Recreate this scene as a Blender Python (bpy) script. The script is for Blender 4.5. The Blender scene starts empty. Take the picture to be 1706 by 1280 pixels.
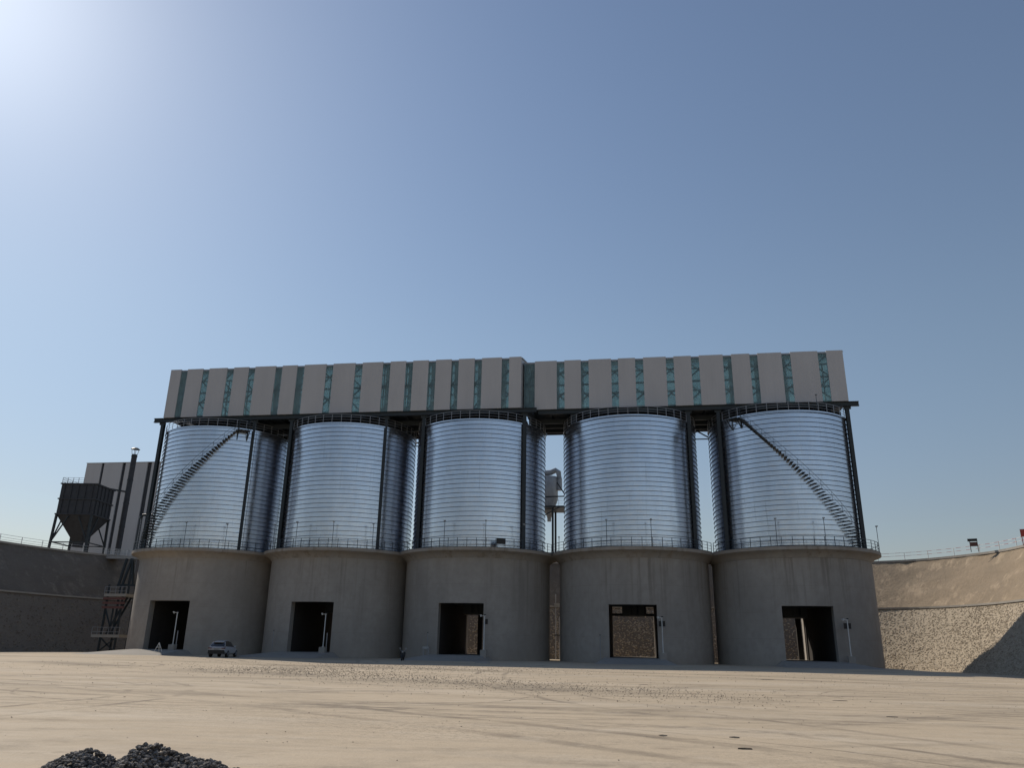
import bpy, math, random
from mathutils import Vector, Matrix
rad = math.radians
random.seed(7)
SC = bpy.context.scene
COL = SC.collection

# ---------------------------------------------------------------- camera
PITCH, ROLL, YAW, CAM_H = rad(18.741), rad(0.972), rad(-8.856), 1.596
F = Vector((math.sin(YAW)*math.cos(PITCH), math.cos(YAW)*math.cos(PITCH), math.sin(PITCH)))
R0 = Vector((math.cos(YAW), -math.sin(YAW), 0)); U0 = R0.cross(F)
Rv = R0*math.cos(ROLL) + U0*math.sin(ROLL); Uv = -R0*math.sin(ROLL) + U0*math.cos(ROLL)
cd = bpy.data.cameras.new('camera'); cam = bpy.data.objects.new('camera', cd); COL.objects.link(cam)
M = Matrix.Identity(4)
for r in range(3):
    M[r][0], M[r][1], M[r][2] = Rv[r], Uv[r], -F[r]
M.translation = (0, 0, CAM_H)
cam.matrix_world = M
cd.sensor_fit = 'HORIZONTAL'; cd.sensor_width = 36; cd.lens = 1294.3/1706*36
cd.clip_start = 0.1; cd.clip_end = 6000
SC.camera = cam

# ---------------------------------------------------------------- sky, sun, exposure
SUN_AZ, SUN_EL = rad(-52), rad(38)      # azimuth from +Y, negative towards -X
world = bpy.data.worlds.new("World"); SC.world = world; world.use_nodes = True
wn, wl = world.node_tree.nodes, world.node_tree.links
bg = wn['Background']
sky = wn.new('ShaderNodeTexSky'); sky.sky_type = 'NISHITA'; sky.sun_disc = False
sky.sun_elevation = SUN_EL; sky.sun_rotation = SUN_AZ
sky.altitude = 900; sky.air_density = 1.75; sky.dust_density = 0.40; sky.ozone_density = 2.2
tint = wn.new('ShaderNodeHueSaturation'); tint.inputs['Hue'].default_value = .508; tint.inputs['Saturation'].default_value = .97
wl.new(sky.outputs[0], tint.inputs['Color'])
geo = wn.new('ShaderNodeTexCoord'); sxyz = wn.new('ShaderNodeSeparateXYZ'); wl.new(geo.outputs['Generated'], sxyz.inputs[0])
mr = wn.new('ShaderNodeMapRange'); mr.interpolation_type = 'SMOOTHSTEP'; mr.inputs[1].default_value = 0; mr.inputs[2].default_value = .40
mr.inputs[3].default_value = 1; mr.inputs[4].default_value = 0; wl.new(sxyz.outputs[2], mr.inputs[0])
dusty = wn.new('ShaderNodeMix'); dusty.data_type = 'RGBA'; dusty.blend_type = 'MULTIPLY'; dusty.inputs[7].default_value = (.76, .75, .93, 1)   # dust veil low in the sky, all round
wl.new(mr.outputs[0], dusty.inputs[0]); wl.new(tint.outputs[0], dusty.inputs[6])
# hazy aureole round the sun (the disc itself is the sun lamp)
_ce = math.cos(SUN_EL); dotn = wn.new('ShaderNodeVectorMath'); dotn.operation = 'DOT_PRODUCT'
dotn.inputs[1].default_value = (math.sin(SUN_AZ)*_ce, math.cos(SUN_AZ)*_ce, math.sin(SUN_EL)); wl.new(geo.outputs['Generated'], dotn.inputs[0])
clampn = wn.new('ShaderNodeMath'); clampn.operation = 'MAXIMUM'; clampn.inputs[1].default_value = 0; wl.new(dotn.outputs['Value'], clampn.inputs[0])
last = dusty.outputs[2]
for power, amount in ((110., 3.2), (14., 1.7)):
    pw = wn.new('ShaderNodeMath'); pw.operation = 'POWER'; pw.inputs[1].default_value = power; wl.new(clampn.outputs[0], pw.inputs[0])
    ml = wn.new('ShaderNodeVectorMath'); ml.operation = 'SCALE'; ml.inputs[0].default_value = (.92*amount, .98*amount, 1.0*amount); wl.new(pw.outputs[0], ml.inputs['Scale'])
    ad = wn.new('ShaderNodeVectorMath'); ad.operation = 'ADD'; wl.new(last, ad.inputs[0]); wl.new(ml.outputs[0], ad.inputs[1]); last = ad.outputs[0]
wl.new(last, bg.inputs[0]); bg.inputs[1].default_value = 0.098
sl = bpy.data.lights.new('sun', 'SUN'); sun = bpy.data.objects.new('sun', sl); COL.objects.link(sun)
sl.energy = 4.6; sl.angle = rad(0.53); sl.color = (1.0, 0.90, 0.77)
sdir = Vector((math.sin(SUN_AZ)*math.cos(SUN_EL), math.cos(SUN_AZ)*math.cos(SUN_EL), math.sin(SUN_EL)))
sun.rotation_euler = sdir.to_track_quat('Z', 'Y').to_euler(); sun.location = sdir*300
SC.view_settings.view_transform = 'Standard'; SC.view_settings.look = 'None'
SC.view_settings.gamma = 1; SC.view_settings.use_curve_mapping = False
SC.view_settings.exposure = -0.25

# ---------------------------------------------------------------- materials
def node_mat(name):
    m = bpy.data.materials.new(name); m.use_nodes = True
    nt = m.node_tree; b = nt.nodes['Principled BSDF']
    return m, nt, b
def rgba(c): return (c[0], c[1], c[2], 1)
def nd(nt, t, **k):
    n = nt.nodes.new(t)
    for a, v in k.items():
        if a.startswith('i_'):
            key = a[2:]; key = int(key) if key.isdigit() else key.replace('_', ' ')
            n.inputs[key].default_value = v
        else: setattr(n, a, v)
    return n
def coords(nt, scale=(1, 1, 1), rot=(0, 0, 0), loc=(0, 0, 0), rnd=False):
    tc = nd(nt, 'ShaderNodeTexCoord'); mp = nd(nt, 'ShaderNodeMapping')
    mp.inputs['Scale'].default_value = scale; mp.inputs['Rotation'].default_value = rot; mp.inputs['Location'].default_value = loc
    src = tc.outputs['Object']
    if rnd:
        oi = nd(nt, 'ShaderNodeObjectInfo'); mu = nd(nt, 'ShaderNodeMath', operation='MULTIPLY', i_1=60.0)
        nt.links.new(oi.outputs['Random'], mu.inputs[0])
        ad = nd(nt, 'ShaderNodeVectorMath', operation='ADD'); nt.links.new(src, ad.inputs[0]); nt.links.new(mu.outputs[0], ad.inputs[1]); src = ad.outputs[0]
    nt.links.new(src, mp.inputs[0]); return mp.outputs[0]
def noise(nt, vec, scale, detail=4, rough=.55, dist=0):
    n = nd(nt, 'ShaderNodeTexNoise', i_Scale=scale, i_Detail=detail, i_Roughness=rough, i_Distortion=dist)
    nt.links.new(vec, n.inputs['Vector']); return n.outputs['Fac']
def ramp(nt, fac, lo, hi, a=0., b=1.):
    n = nd(nt, 'ShaderNodeMapRange'); n.inputs[1].default_value = lo; n.inputs[2].default_value = hi
    n.inputs[3].default_value = a; n.inputs[4].default_value = b
    nt.links.new(fac, n.inputs[0]); return n.outputs[0]
def mix(nt, fac, a, b):
    n = nd(nt, 'ShaderNodeMix', data_type='RGBA')
    if isinstance(fac, float): n.inputs[0].default_value = fac
    else: nt.links.new(fac, n.inputs[0])
    for s, v in ((6, a), (7, b)):
        if isinstance(v, tuple): n.inputs[s].default_value = rgba(v)
        else: nt.links.new(v, n.inputs[s])
    return n.outputs[2]
def mth(nt, op, a, b=None):
    n = nd(nt, 'ShaderNodeMath', operation=op)
    for i, v in enumerate((a, b)):
        if v is None: continue
        if isinstance(v, (int, float)): n.inputs[i].default_value = v
        else: nt.links.new(v, n.inputs[i])
    return n.outputs[0]
def bump(nt, b, h, strength, dist):
    n = nd(nt, 'ShaderNodeBump', i_Strength=strength, i_Distance=dist)
    nt.links.new(h, n.inputs['Height']); nt.links.new(n.outputs[0], b.inputs['Normal'])
def paint(name, c, rough=.55, metal=0., var=.15, scale=1.5, spec=.4):
    m, nt, b = node_mat(name); v = coords(nt, rnd=True)
    f = noise(nt, v, scale, 6, .6)
    k = ramp(nt, f, .3, .75)
    nt.links.new(mix(nt, k, tuple(x*(1+var) for x in c), tuple(x*(1-var) for x in c)), b.inputs['Base Color'])
    b.inputs['Roughness'].default_value = rough; b.inputs['Metallic'].default_value = metal
    b.inputs['Specular IOR Level'].default_value = spec
    return m

MAT = {}
MAT['dark_steel'] = paint('dark_steel', (.022, .03, .036), .5)
MAT['navy_steel'] = paint('navy_steel', (.03, .045, .065), .5)
MAT['grey_steel'] = paint('grey_steel', (.30, .31, .33), .45, .4)
MAT['hopper_steel'] = paint('hopper_steel', (.035, .038, .045), .6, var=.25)
MAT['white_paint'] = paint('white_paint', (.62, .62, .60), .5)
MAT['black'] = paint('black', (.012, .012, .014), .45)
MAT['rubber'] = paint('rubber', (.02, .02, .02), .85)
MAT['red_paint'] = paint('red_paint', (.40, .06, .045), .55)
MAT['dull_red'] = paint('dull_red', (.13, .06, .052), .7)  # shade of the tower beams is put into this red; faded paint on the sign
MAT['car_paint'] = paint('car_paint', (.46, .47, .49), .22, 0, .02, spec=.6)
MAT['car_glass'] = paint('car_glass', (.01, .011, .014), .06, 0, .05, spec=.9)
MAT['tail_light'] = paint('tail_light', (.10, .008, .008), .2)
MAT['white_duct'] = paint('white_duct', (.33, .34, .35), .45, .3)
MAT['scrap'] = paint('scrap', (.10, .085, .065), .9, var=.5, scale=9)

def make_concrete(name, c, streak=True):
    m, nt, b = node_mat(name); v = coords(nt, rnd=True)
    big = ramp(nt, noise(nt, v, .16, 5, .6), .32, .7)
    col = mix(nt, big, tuple(x*1.10 for x in c), tuple(x*.86 for x in c))
    med = ramp(nt, noise(nt, v, 1.3, 8, .65), .42, .72, 0, .45)
    col = mix(nt, med, col, (c[0]*.74, c[1]*.72, c[2]*.70))
    if streak:   # rain streaks running down from the deck edge
        vs = coords(nt, (1.4, 1.4, .045), rnd=True)
        st = ramp(nt, noise(nt, vs, 1.0, 6, .7), .50, .63)
        tc = nd(nt, 'ShaderNodeTexCoord'); sp = nd(nt, 'ShaderNodeSeparateXYZ'); nt.links.new(tc.outputs['Object'], sp.inputs[0])
        top = ramp(nt, sp.outputs[2], 3., 12.5)
        col = mix(nt, mth(nt, 'MULTIPLY', mth(nt, 'MULTIPLY', mth(nt, 'MULTIPLY', st, top), ramp(nt, noise(nt, coords(nt, (1, 1, .2), rnd=True), .22, 3), .42, .6)), .75), col, (c[0]*.5, c[1]*.47, c[2]*.44))
        pl = mth(nt, 'PINGPONG', mth(nt, 'MULTIPLY', sp.outputs[2], .333), .5)   # pour joints every 3 m
        col = mix(nt, mth(nt, 'MULTIPLY', ramp(nt, pl, .012, .0, 0, 1), mth(nt, 'MULTIPLY', noise(nt, v, .5, 4), .55)), col, (c[0]*.55, c[1]*.53, c[2]*.5))
        wa = ramp(nt, noise(nt, coords(nt, (.6, .6, .16), rnd=True), .55, 5, .65), .48, .64, 0, .30)
        col = mix(nt, wa, col, (c[0]*.66, c[1]*.65, c[2]*.64))
        dust = ramp(nt, sp.outputs[2], 1.6, .0, 0, .4)
        col = mix(nt, mth(nt, 'MULTIPLY', dust, noise(nt, v, .9, 4)), col, (.42, .36, .29))
        rust = ramp(nt, sp.outputs[2], 11.0, 13.2, 0, .35)
        col = mix(nt, mth(nt, 'MULTIPLY', rust, ramp(nt, noise(nt, v, .7, 5), .35, .6)), col, (.34, .26, .18))
    nt.links.new(col, b.inputs['Base Color']); b.inputs['Roughness'].default_value = .9
    b.inputs['Specular IOR Level'].default_value = .25
    h = mth(nt, 'ADD', noise(nt, v, 5, 8, .7), mth(nt, 'MULTIPLY', noise(nt, v, .8, 3), 1.5))
    bump(nt, b, h, .35, .03)
    return m
MAT['concrete'] = make_concrete('concrete', (.36, .33, .295))
MAT['plain_concrete'] = make_concrete('plain_concrete', (.33, .31, .28), False)
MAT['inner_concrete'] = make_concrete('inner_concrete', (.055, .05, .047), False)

def make_galv():
    m, nt, b = node_mat('galvanised'); v = coords(nt, rnd=True)
    vs = coords(nt, (1, 1, .35), rnd=True)
    k = ramp(nt, noise(nt, vs, .5, 6, .6), .3, .7)
    col = mix(nt, k, (.68, .715, .785), (.57, .605, .675))
    # every strip of the coil takes a slightly different tone
    tc = nd(nt, 'ShaderNodeTexCoord'); sp = nd(nt, 'ShaderNodeSeparateXYZ'); nt.links.new(tc.outputs['Object'], sp.inputs[0])
    st = mth(nt, 'FLOOR', mth(nt, 'DIVIDE', sp.outputs[2], .6129))
    wn_ = nd(nt, 'ShaderNodeTexWhiteNoise', noise_dimensions='1D'); nt.links.new(st, wn_.inputs['W'])
    col = mix(nt, mth(nt, 'MULTIPLY', wn_.outputs[0], .22), col, (.50, .53, .59))
    # drip marks
    vd = coords(nt, (3.5, 3.5, .12), rnd=True)
    d = ramp(nt, noise(nt, vd, 1.0, 5, .7), .60, .78, 0, .5)
    col = mix(nt, d, col, (.30, .31, .31))
    nt.links.new(col, b.inputs['Base Color'])
    b.inputs['Metallic'].default_value = .95
    r = ramp(nt, noise(nt, v, 1.1, 6, .6), .3, .7, .17, .26)
    nt.links.new(r, b.inputs['Roughness'])
    h = mth(nt, 'ADD', noise(nt, coords(nt, (1, 1, 2.2), rnd=True), .9, 3, .5), mth(nt, 'MULTIPLY', noise(nt, v, 9, 3), .004))
    bump(nt, b, h, .12, .08)
    return m
MAT['galvanised'] = make_galv()
MAT['seam'] = paint('seam', (.055, .062, .08), .8, 0, spec=.1)

def make_cladding(name, c):
    m, nt, b = node_mat(name); v = coords(nt, rnd=True)
    k = ramp(nt, noise(nt, coords(nt, (1, 1, .2), rnd=True), .6, 5, .6), .3, .7)
    col = mix(nt, k, tuple(x*1.04 for x in c), tuple(x*.93 for x in c))
    oi = nd(nt, 'ShaderNodeObjectInfo'); col = mix(nt, mth(nt, 'MULTIPLY', oi.outputs['Random'], .18), col, tuple(x*.8 for x in c))
    nt.links.new(col, b.inputs['Base Color']); b.inputs['Roughness'].default_value = .55
    tc = nd(nt, 'ShaderNodeTexCoord'); sp = nd(nt, 'ShaderNodeSeparateXYZ'); nt.links.new(tc.outputs['Object'], sp.inputs[0])
    w = mth(nt, 'PINGPONG', mth(nt, 'MULTIPLY', sp.outputs[0], 5.0), 1.0)
    bump(nt, b, ramp(nt, w, .35, .65), .15, .02)
    return m
MAT['cladding'] = make_cladding('cladding', (.47, .465, .47))
MAT['roof_sheet'] = make_cladding('roof_sheet', (.40, .42, .44))

def make_glaze():
    m, nt, b = node_mat('teal_glazing')
    out = nt.nodes['Material Output']
    b.inputs['Base Color'].default_value = (.29, .37, .385, 1); b.inputs['Roughness'].default_value = .25
    tl = nd(nt, 'ShaderNodeBsdfTranslucent'); tl.inputs[0].default_value = (.78, .88, .94, 1)
    tr = nd(nt, 'ShaderNodeBsdfTransparent'); tr.inputs[0].default_value = (.66, .80, .82, 1)
    m1 = nd(nt, 'ShaderNodeMixShader'); m2 = nd(nt, 'ShaderNodeMixShader')
    v = coords(nt, rnd=True)
    nt.links.new(ramp(nt, noise(nt, v, .35, 3), .3, .7, .35, .65), m1.inputs[0])
    nt.links.new(b.outputs[0], m1.inputs[1]); nt.links.new(tl.outputs[0], m1.inputs[2])
    m2.inputs[0].default_value = .55
    nt.links.new(m1.outputs[0], m2.inputs[1]); nt.links.new(tr.outputs[0], m2.inputs[2])
    nt.links.new(m2.outputs[0], out.inputs[0])
    return m
MAT['glazing'] = make_glaze()

def make_ground():
    m, nt, b = node_mat('dusty_yard')
    v = coords(nt)
    big = ramp(nt, noise(nt, v, .035, 6, .6), .35, .68)
    col = mix(nt, big, (.55, .45, .325), (.455, .375, .27))
    pale = ramp(nt, noise(nt, coords(nt, (.4, 1.4, 1), (0, 0, rad(12))), .16, 6, .65), .5, .68, 0, .7)
    col = mix(nt, pale, col, (.60, .52, .41))
    # sweeping tyre tracks, three directions
    for (rot, sc, dist, lo, hi, st, seed) in ((70, .9, 7, .76, .97, .5, 3), (112, .55, 9, .80, .98, .6, 31), (40, .35, 14, .84, .99, .6, 70), (92, 2.4, 6, .7, .97, .22, 12)):
        w = nd(nt, 'ShaderNodeTexWave', wave_type='BANDS', i_Scale=sc, i_Distortion=dist, i_Detail=3.0)
        w.inputs['Detail Scale'].default_value = .35
        nt.links.new(coords(nt, (.18, .18, .18), (0, 0, rad(rot)), (seed, seed*.7, 0)), w.inputs['Vector'])
        msk = ramp(nt, noise(nt, coords(nt, loc=(seed, 0, 0)), .07, 4, .6), .46, .62)
        brk = ramp(nt, noise(nt, v, 2.2, 5, .7), .35, .6)
        ln = mth(nt, 'MULTIPLY', mth(nt, 'MULTIPLY', ramp(nt, w.outputs['Fac'], lo, hi), msk), mth(nt, 'MULTIPLY', brk, st))
        col = mix(nt, ln, col, (.20, .17, .135))
    # fine drag marks along the row
    fs = ramp(nt, noise(nt, coords(nt, (.12, 2.4, 1), (0, 0, rad(-6))), 1.0, 8, .7), .50, .74, 0, .22)
    col = mix(nt, fs, col, (.27, .235, .19))
    # turning tracks: pairs of long arcs worn by truck wheels, and a straight furrow
    tc = nd(nt, 'ShaderNodeTexCoord'); wob = nd(nt, 'ShaderNodeVectorMath', operation='ADD')
    wn2 = nd(nt, 'ShaderNodeTexNoise', i_Scale=.25, i_Detail=3.0); nt.links.new(tc.outputs['Object'], wn2.inputs['Vector'])
    sc2 = nd(nt, 'ShaderNodeVectorMath', operation='SCALE'); sc2.inputs['Scale'].default_value = 1.1
    nt.links.new(wn2.outputs['Color'], sc2.inputs[0]); nt.links.new(tc.outputs['Object'], wob.inputs[0]); nt.links.new(sc2.outputs[0], wob.inputs[1])
    fl = nd(nt, 'ShaderNodeVectorMath', operation='MULTIPLY'); fl.inputs[1].default_value = (1, 1, 0); nt.links.new(wob.outputs[0], fl.inputs[0])
    acc = None
    for k, (cx, cy, r, wd) in enumerate([(-20, 120, 92, .16), (-20, 120, 90.1, .16), (-60, -60, 98, .2), (-60, -60, 96.0, .2), (40, 130, 97, .18), (40, 130, 95.1, .18), (-30, 20, 17, .14), (-30, 20, 15.2, .14), (-45, 48, 14, .2), (-45, 48, 12.2, .2),
                                         (30, -90, 128, .15), (30, -90, 126.2, .15), (-6, -200, 224, .12), (-6, -200, 222.2, .12), (10, 190, 168, .2), (10, 190, 166, .2), (-90, 60, 68, .16), (-90, 60, 66.2, .16), (60, 60, 70, .15), (60, 60, 68.1, .15), (-12, 140, 120, .07), (-12, 140, 119.3, .05), (25, 180, 155, .08), (25, 180, 154.2, .06), (-35, -30, 60, .06), (-35, -30, 59.2, .08), (18, 34, 12, .07), (18, 34, 10.2, .07), (-12, 30, 9, .06), (-300, 900, 925, .09), (-300, 900, 923, .07), (5, -40, 66, .06), (5, -40, 64.6, .06)]):
        ds = nd(nt, 'ShaderNodeVectorMath', operation='DISTANCE'); nt.links.new(fl.outputs[0], ds.inputs[0]); ds.inputs[1].default_value = (cx, cy, 0)
        dd = mth(nt, 'ABSOLUTE', mth(nt, 'SUBTRACT', ds.outputs['Value'], float(r)))
        ln = ramp(nt, dd, wd*.5, wd*1.5, 1, 0)
        acc = ln if acc is None else mth(nt, 'MAXIMUM', acc, ln)
    brk2 = ramp(nt, noise(nt, coords(nt, loc=(5, 9, 0)), .22, 6, .7), .40, .62)
    trk = mth(nt, 'MULTIPLY', acc, mth(nt, 'MULTIPLY', brk2, .85))
    col = mix(nt, trk, col, (.20, .165, .125))
    # dirt dragged across the yard in a long band
    sp3 = nd(nt, 'ShaderNodeSeparateXYZ'); nt.links.new(wob.outputs[0], sp3.inputs[0])
    for (sl_, c0, wdt, am) in ((-.52, 33.0, 3.6, .9), (-.30, 54., 3.4, .8), (-.16, 23.5, 1.3, .6), (.05, 38., 1.4, .5), (-.42, 62, 2.5, .8)):
        q = mth(nt, 'ABSOLUTE', mth(nt, 'SUBTRACT', mth(nt, 'SUBTRACT', sp3.outputs[1], mth(nt, 'MULTIPLY', sp3.outputs[0], sl_)), c0))
        bd_ = mth(nt, 'MULTIPLY', ramp(nt, q, wdt*.25, wdt, 1, 0), ramp(nt, noise(nt, coords(nt, (.35, 1, 1), (0, 0, math.atan(sl_)), (c0, 0, 0)), .5, 7, .75), .38, .58))
        rg = ramp(nt, noise(nt, coords(nt, loc=(c0*3, 1, 0)), .06, 3, .5), .42, .56)
        col = mix(nt, mth(nt, 'MULTIPLY', mth(nt, 'MULTIPLY', bd_, rg), am), col, (.215, .18, .135))
    for (bs, lo, hi, am, cc) in ((.33, .57, .68, .55, (.29, .235, .17)), (1.1, .59, .68, .55, (.25, .20, .145)), (.11, .52, .64, .45, (.36, .295, .215))):
        col = mix(nt, ramp(nt, noise(nt, coords(nt, (.6, 1, 1), (0, 0, rad(20)), (bs*90, 3, 0)), bs, 8, .72), lo, hi, 0, am), col, cc)
    # gravelly dirt
    pm = ramp(nt, noise(nt, coords(nt, (.5, 1, 1), (0, 0, rad(-14))), .085, 5, .6), .50, .62)
    sp_ = ramp(nt, noise(nt, v, 7, 4, .8), .50, .66)
    col = mix(nt, mth(nt, 'MULTIPLY', mth(nt, 'MULTIPLY', pm, sp_), .8), col, (.17, .145, .115))
    for (bs, lo, hi, am, cc) in ((3.2, .56, .70, .42, (.27, .22, .16)), (7.5, .58, .72, .40, (.25, .205, .15)), (.9, .35, .46, .30, (.62, .55, .45))):
        nz = noise(nt, coords(nt, (.8, 1, 1), (0, 0, rad(-10)), (bs*9, 3, 0)), bs, 6, .75)
        nz = ramp(nt, nz, lo, hi, 0, am) if bs > 1 else ramp(nt, nz, hi, lo, 0, am)
        ms = ramp(nt, noise(nt, coords(nt, (.5, 1, 1), (0, 0, rad(-12)), (bs, 30, 0)), .06, 5, .6), .40, .62, .25, 1)
        col = mix(nt, mth(nt, 'MULTIPLY', nz, ms), col, cc)
    gr = ramp(nt, noise(nt, v, 28, 3, .8), .40, .72, 0, .22)
    col = mix(nt, gr, col, (.25, .21, .165))
    nt.links.new(col, b.inputs['Base Color']); b.inputs['Roughness'].default_value = .93
    b.inputs['Specular IOR Level'].default_value = .2
    h = mth(nt, 'ADD', mth(nt, 'MULTIPLY', noise(nt, v, 12, 6, .7), .5), mth(nt, 'ADD', noise(nt, v, 1.2, 5, .6), mth(nt, 'MULTIPLY', fs, -.6)))
    bump(nt, b, h, .5, .06)
    return m
MAT['ground'] = make_ground()

def make_earth(name, c, c2, streak):
    m, nt, b = node_mat(name); v = coords(nt)
    col = mix(nt, ramp(nt, noise(nt, v, .12, 7, .65), .35, .68), c, c2)
    if streak:
        z = ramp(nt, noise(nt, coords(nt, (1, 1, .07)), .55, 5, .7), .53, .66, 0, .75)
        col = mix(nt, z, col, tuple(x*1.45 for x in c))
        z2 = ramp(nt, noise(nt, coords(nt, (.5, .5, 2.0), loc=(9, 0, 0)), .6, 6, .7), .5, .72, 0, .5)
        col = mix(nt, z2, col, tuple(x*.66 for x in c))
        dk = ramp(nt, noise(nt, coords(nt, loc=(40, 3, 0)), .09, 3, .5), .52, .66, 0, .5)
        col = mix(nt, dk, col, (c[0]*.62, c[1]*.66, c[2]*.66))
    nt.links.new(mix(nt, ramp(nt, noise(nt, v, 3.5, 8, .7), .4, .75, 0, .4), col, tuple(x*.7 for x in c2)), b.inputs['Base Color'])
    b.inputs['Roughness'].default_value = .95; b.inputs['Specular IOR Level'].default_value = .15
    bump(nt, b, mth(nt, 'ADD', noise(nt, v, 1.5, 8, .65), mth(nt, 'MULTIPLY', noise(nt, v, 14, 4, .7), .2)), .8, .18)
    return m
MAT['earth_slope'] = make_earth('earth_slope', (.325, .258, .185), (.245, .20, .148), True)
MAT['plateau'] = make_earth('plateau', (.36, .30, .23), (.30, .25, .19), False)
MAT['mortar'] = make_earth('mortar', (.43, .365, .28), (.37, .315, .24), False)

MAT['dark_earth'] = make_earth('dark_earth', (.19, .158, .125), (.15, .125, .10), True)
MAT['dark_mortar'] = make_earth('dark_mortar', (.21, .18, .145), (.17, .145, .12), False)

def make_stone(name, dark, light, scale, tint=None):
    m, nt, b = node_mat(name); v = coords(nt)
    vo = nd(nt, 'ShaderNodeTexVoronoi', i_Scale=scale); nt.links.new(v, vo.inputs['Vector'])
    s = nd(nt, 'ShaderNodeSeparateColor'); nt.links.new(vo.outputs['Color'], s.inputs[0])
    col = mix(nt, s.outputs[0], dark, light)
    if tint: col = mix(nt, ramp(nt, noise(nt, v, tint[1], 4, .6), .45, .62, 0, .6), col, tint[0])
    nt.links.new(col, b.inputs['Base Color']); b.inputs['Roughness'].default_value = .95; b.inputs['Specular IOR Level'].default_value = .2
    bump(nt, b, noise(nt, v, scale*6, 4, .7), .5, .02/scale*3)
    return m
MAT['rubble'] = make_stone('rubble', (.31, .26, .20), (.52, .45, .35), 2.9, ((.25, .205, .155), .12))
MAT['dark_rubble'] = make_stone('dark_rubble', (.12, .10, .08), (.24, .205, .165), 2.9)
MAT['crushed_stone'] = make_stone('crushed_stone', (.058, .053, .048), (.27, .25, .23), 30)
MAT['yard_stone'] = make_stone('yard_stone', (.20, .17, .13), (.42, .36, .29), 6)

def make_stripes(name, a, b_, length):
    m, nt, b = node_mat(name); tc = nd(nt, 'ShaderNodeTexCoord'); sp = nd(nt, 'ShaderNodeSeparateXYZ'); nt.links.new(tc.outputs['Object'], sp.inputs[0])
    s = mth(nt, 'SUBTRACT', sp.outputs[0], sp.outputs[1])
    k = mth(nt, 'GREATER_THAN', mth(nt, 'PINGPONG', mth(nt, 'DIVIDE', s, length), 1.0), .5)
    nt.links.new(mix(nt, k, a, b_), b.inputs['Base Color']); b.inputs['Roughness'].default_value = .6
    return m
MAT['striped'] = make_stripes('striped', (.40, .04, .035), (.68, .68, .68), 1.1)

# ---------------------------------------------------------------- mesh helpers
class MB:
    def __init__(s): s.v = []; s.f = []
    def add(s, vs, fs):
        o = len(s.v); s.v += [tuple(x) for x in vs]; s.f += [tuple(i+o for i in f) for f in fs]; return s
    def box(s, c, size, rz=0., rx=0., ry=0.):
        hx, hy, hz = size[0]/2, size[1]/2, size[2]/2
        m = Matrix.Rotation(rz, 3, 'Z') @ Matrix.Rotation(ry, 3, 'Y') @ Matrix.Rotation(rx, 3, 'X')
        c = Vector(c)
        vs = [c + m @ Vector((x*hx, y*hy, z*hz)) for z in (-1, 1) for x, y in ((-1, -1), (1, -1), (1, 1), (-1, 1))]
        return s.add(vs, [(3, 2, 1, 0), (4, 5, 6, 7), (0, 1, 5, 4), (1, 2, 6, 5), (2, 3, 7, 6), (3, 0, 4, 7)])
    def mm(s, a, b):
        return s.box([(a[i]+b[i])/2 for i in range(3)], [abs(b[i]-a[i]) for i in range(3)])
    def bar(s, a, b, w, h=None, n=4):
        """prism between two points; n=4 square, else round"""
        a, b = Vector(a), Vector(b); d = (b-a)
        if d.length < 1e-6: return s
        d.normalize(); up = Vector((0, 0, 1)) if abs(d.z) < .98 else Vector((0, 1, 0))
        x = d.cross(up).normalized(); y = x.cross(d).normalized(); h = h or w
        if n == 4: pr = [(-w/2, -h/2), (w/2, -h/2), (w/2, h/2), (-w/2, h/2)]
        else: pr = [(w/2*math.cos(2*math.pi*i/n), w/2*math.sin(2*math.pi*i/n)) for i in range(n)]
        vs = [p + x*u + y*q for p in (a, b) for u, q in pr]
        fs = [(i, (i+1) % n, n+(i+1) % n, n+i) for i in range(n)] + [tuple(range(n))[::-1], tuple(range(n, 2*n))]
        return s.add(vs, fs)
    def path(s, pts, w, n=6, closed=False):
        """tube swept along a polyline"""
        pts = [Vector(p) for p in pts]; N = len(pts); vs = []
        for i, p in enumerate(pts):
            a = pts[(i-1) % N] if (i or closed) else p; b = pts[(i+1) % N] if (i < N-1 or closed) else p
            d = (b-a).normalized(); up = Vector((0, 0, 1)) if abs(d.z) < .95 else Vector((0, 1, 0))
            x = d.cross(up).normalized(); y = x.cross(d).normalized()
            vs += [p + x*(w/2*math.cos(2*math.pi*k/n+.78)) + y*(w/2*math.sin(2*math.pi*k/n+.78)) for k in range(n)]
        fs = []
        for i in range(N if closed else N-1):
            j = (i+1) % N
            fs += [(i*n+k, i*n+(k+1) % n, j*n+(k+1) % n, j*n+k) for k in range(n)]
        if not closed: fs += [tuple(range(n))[::-1], tuple(range((N-1)*n, N*n))]
        return s.add(vs, fs)
    def lathe(s, prof, n=96, a0=0., a1=2*math.pi, c=(0, 0), close_prof=False):
        full = abs(a1-a0-2*math.pi) < 1e-6; m = n if full else n+1; L = len(prof)
        vs = [(c[0]+r*math.sin(a0+(a1-a0)*i/n), c[1]-r*math.cos(a0+(a1-a0)*i/n), z) for i in range(m) for r, z in prof]
        fs = []
        for i in range(n):
            j = (i+1) % m
            for k in range(L if close_prof else L-1):
                k2 = (k+1) % L
                fs.append((i*L+k, j*L+k, j*L+k2, i*L+k2))
        return s.add(vs, fs)
    def mesh(s, name, mat, smooth=False):
        me = bpy.data.meshes.new(name); me.from_pydata(s.v, [], s.f); me.materials.append(MAT[mat] if isinstance(mat, str) else mat)
        if smooth:
            me.polygons.foreach_set('use_smooth', [True]*len(me.polygons))
        me.update(); return me
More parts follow.
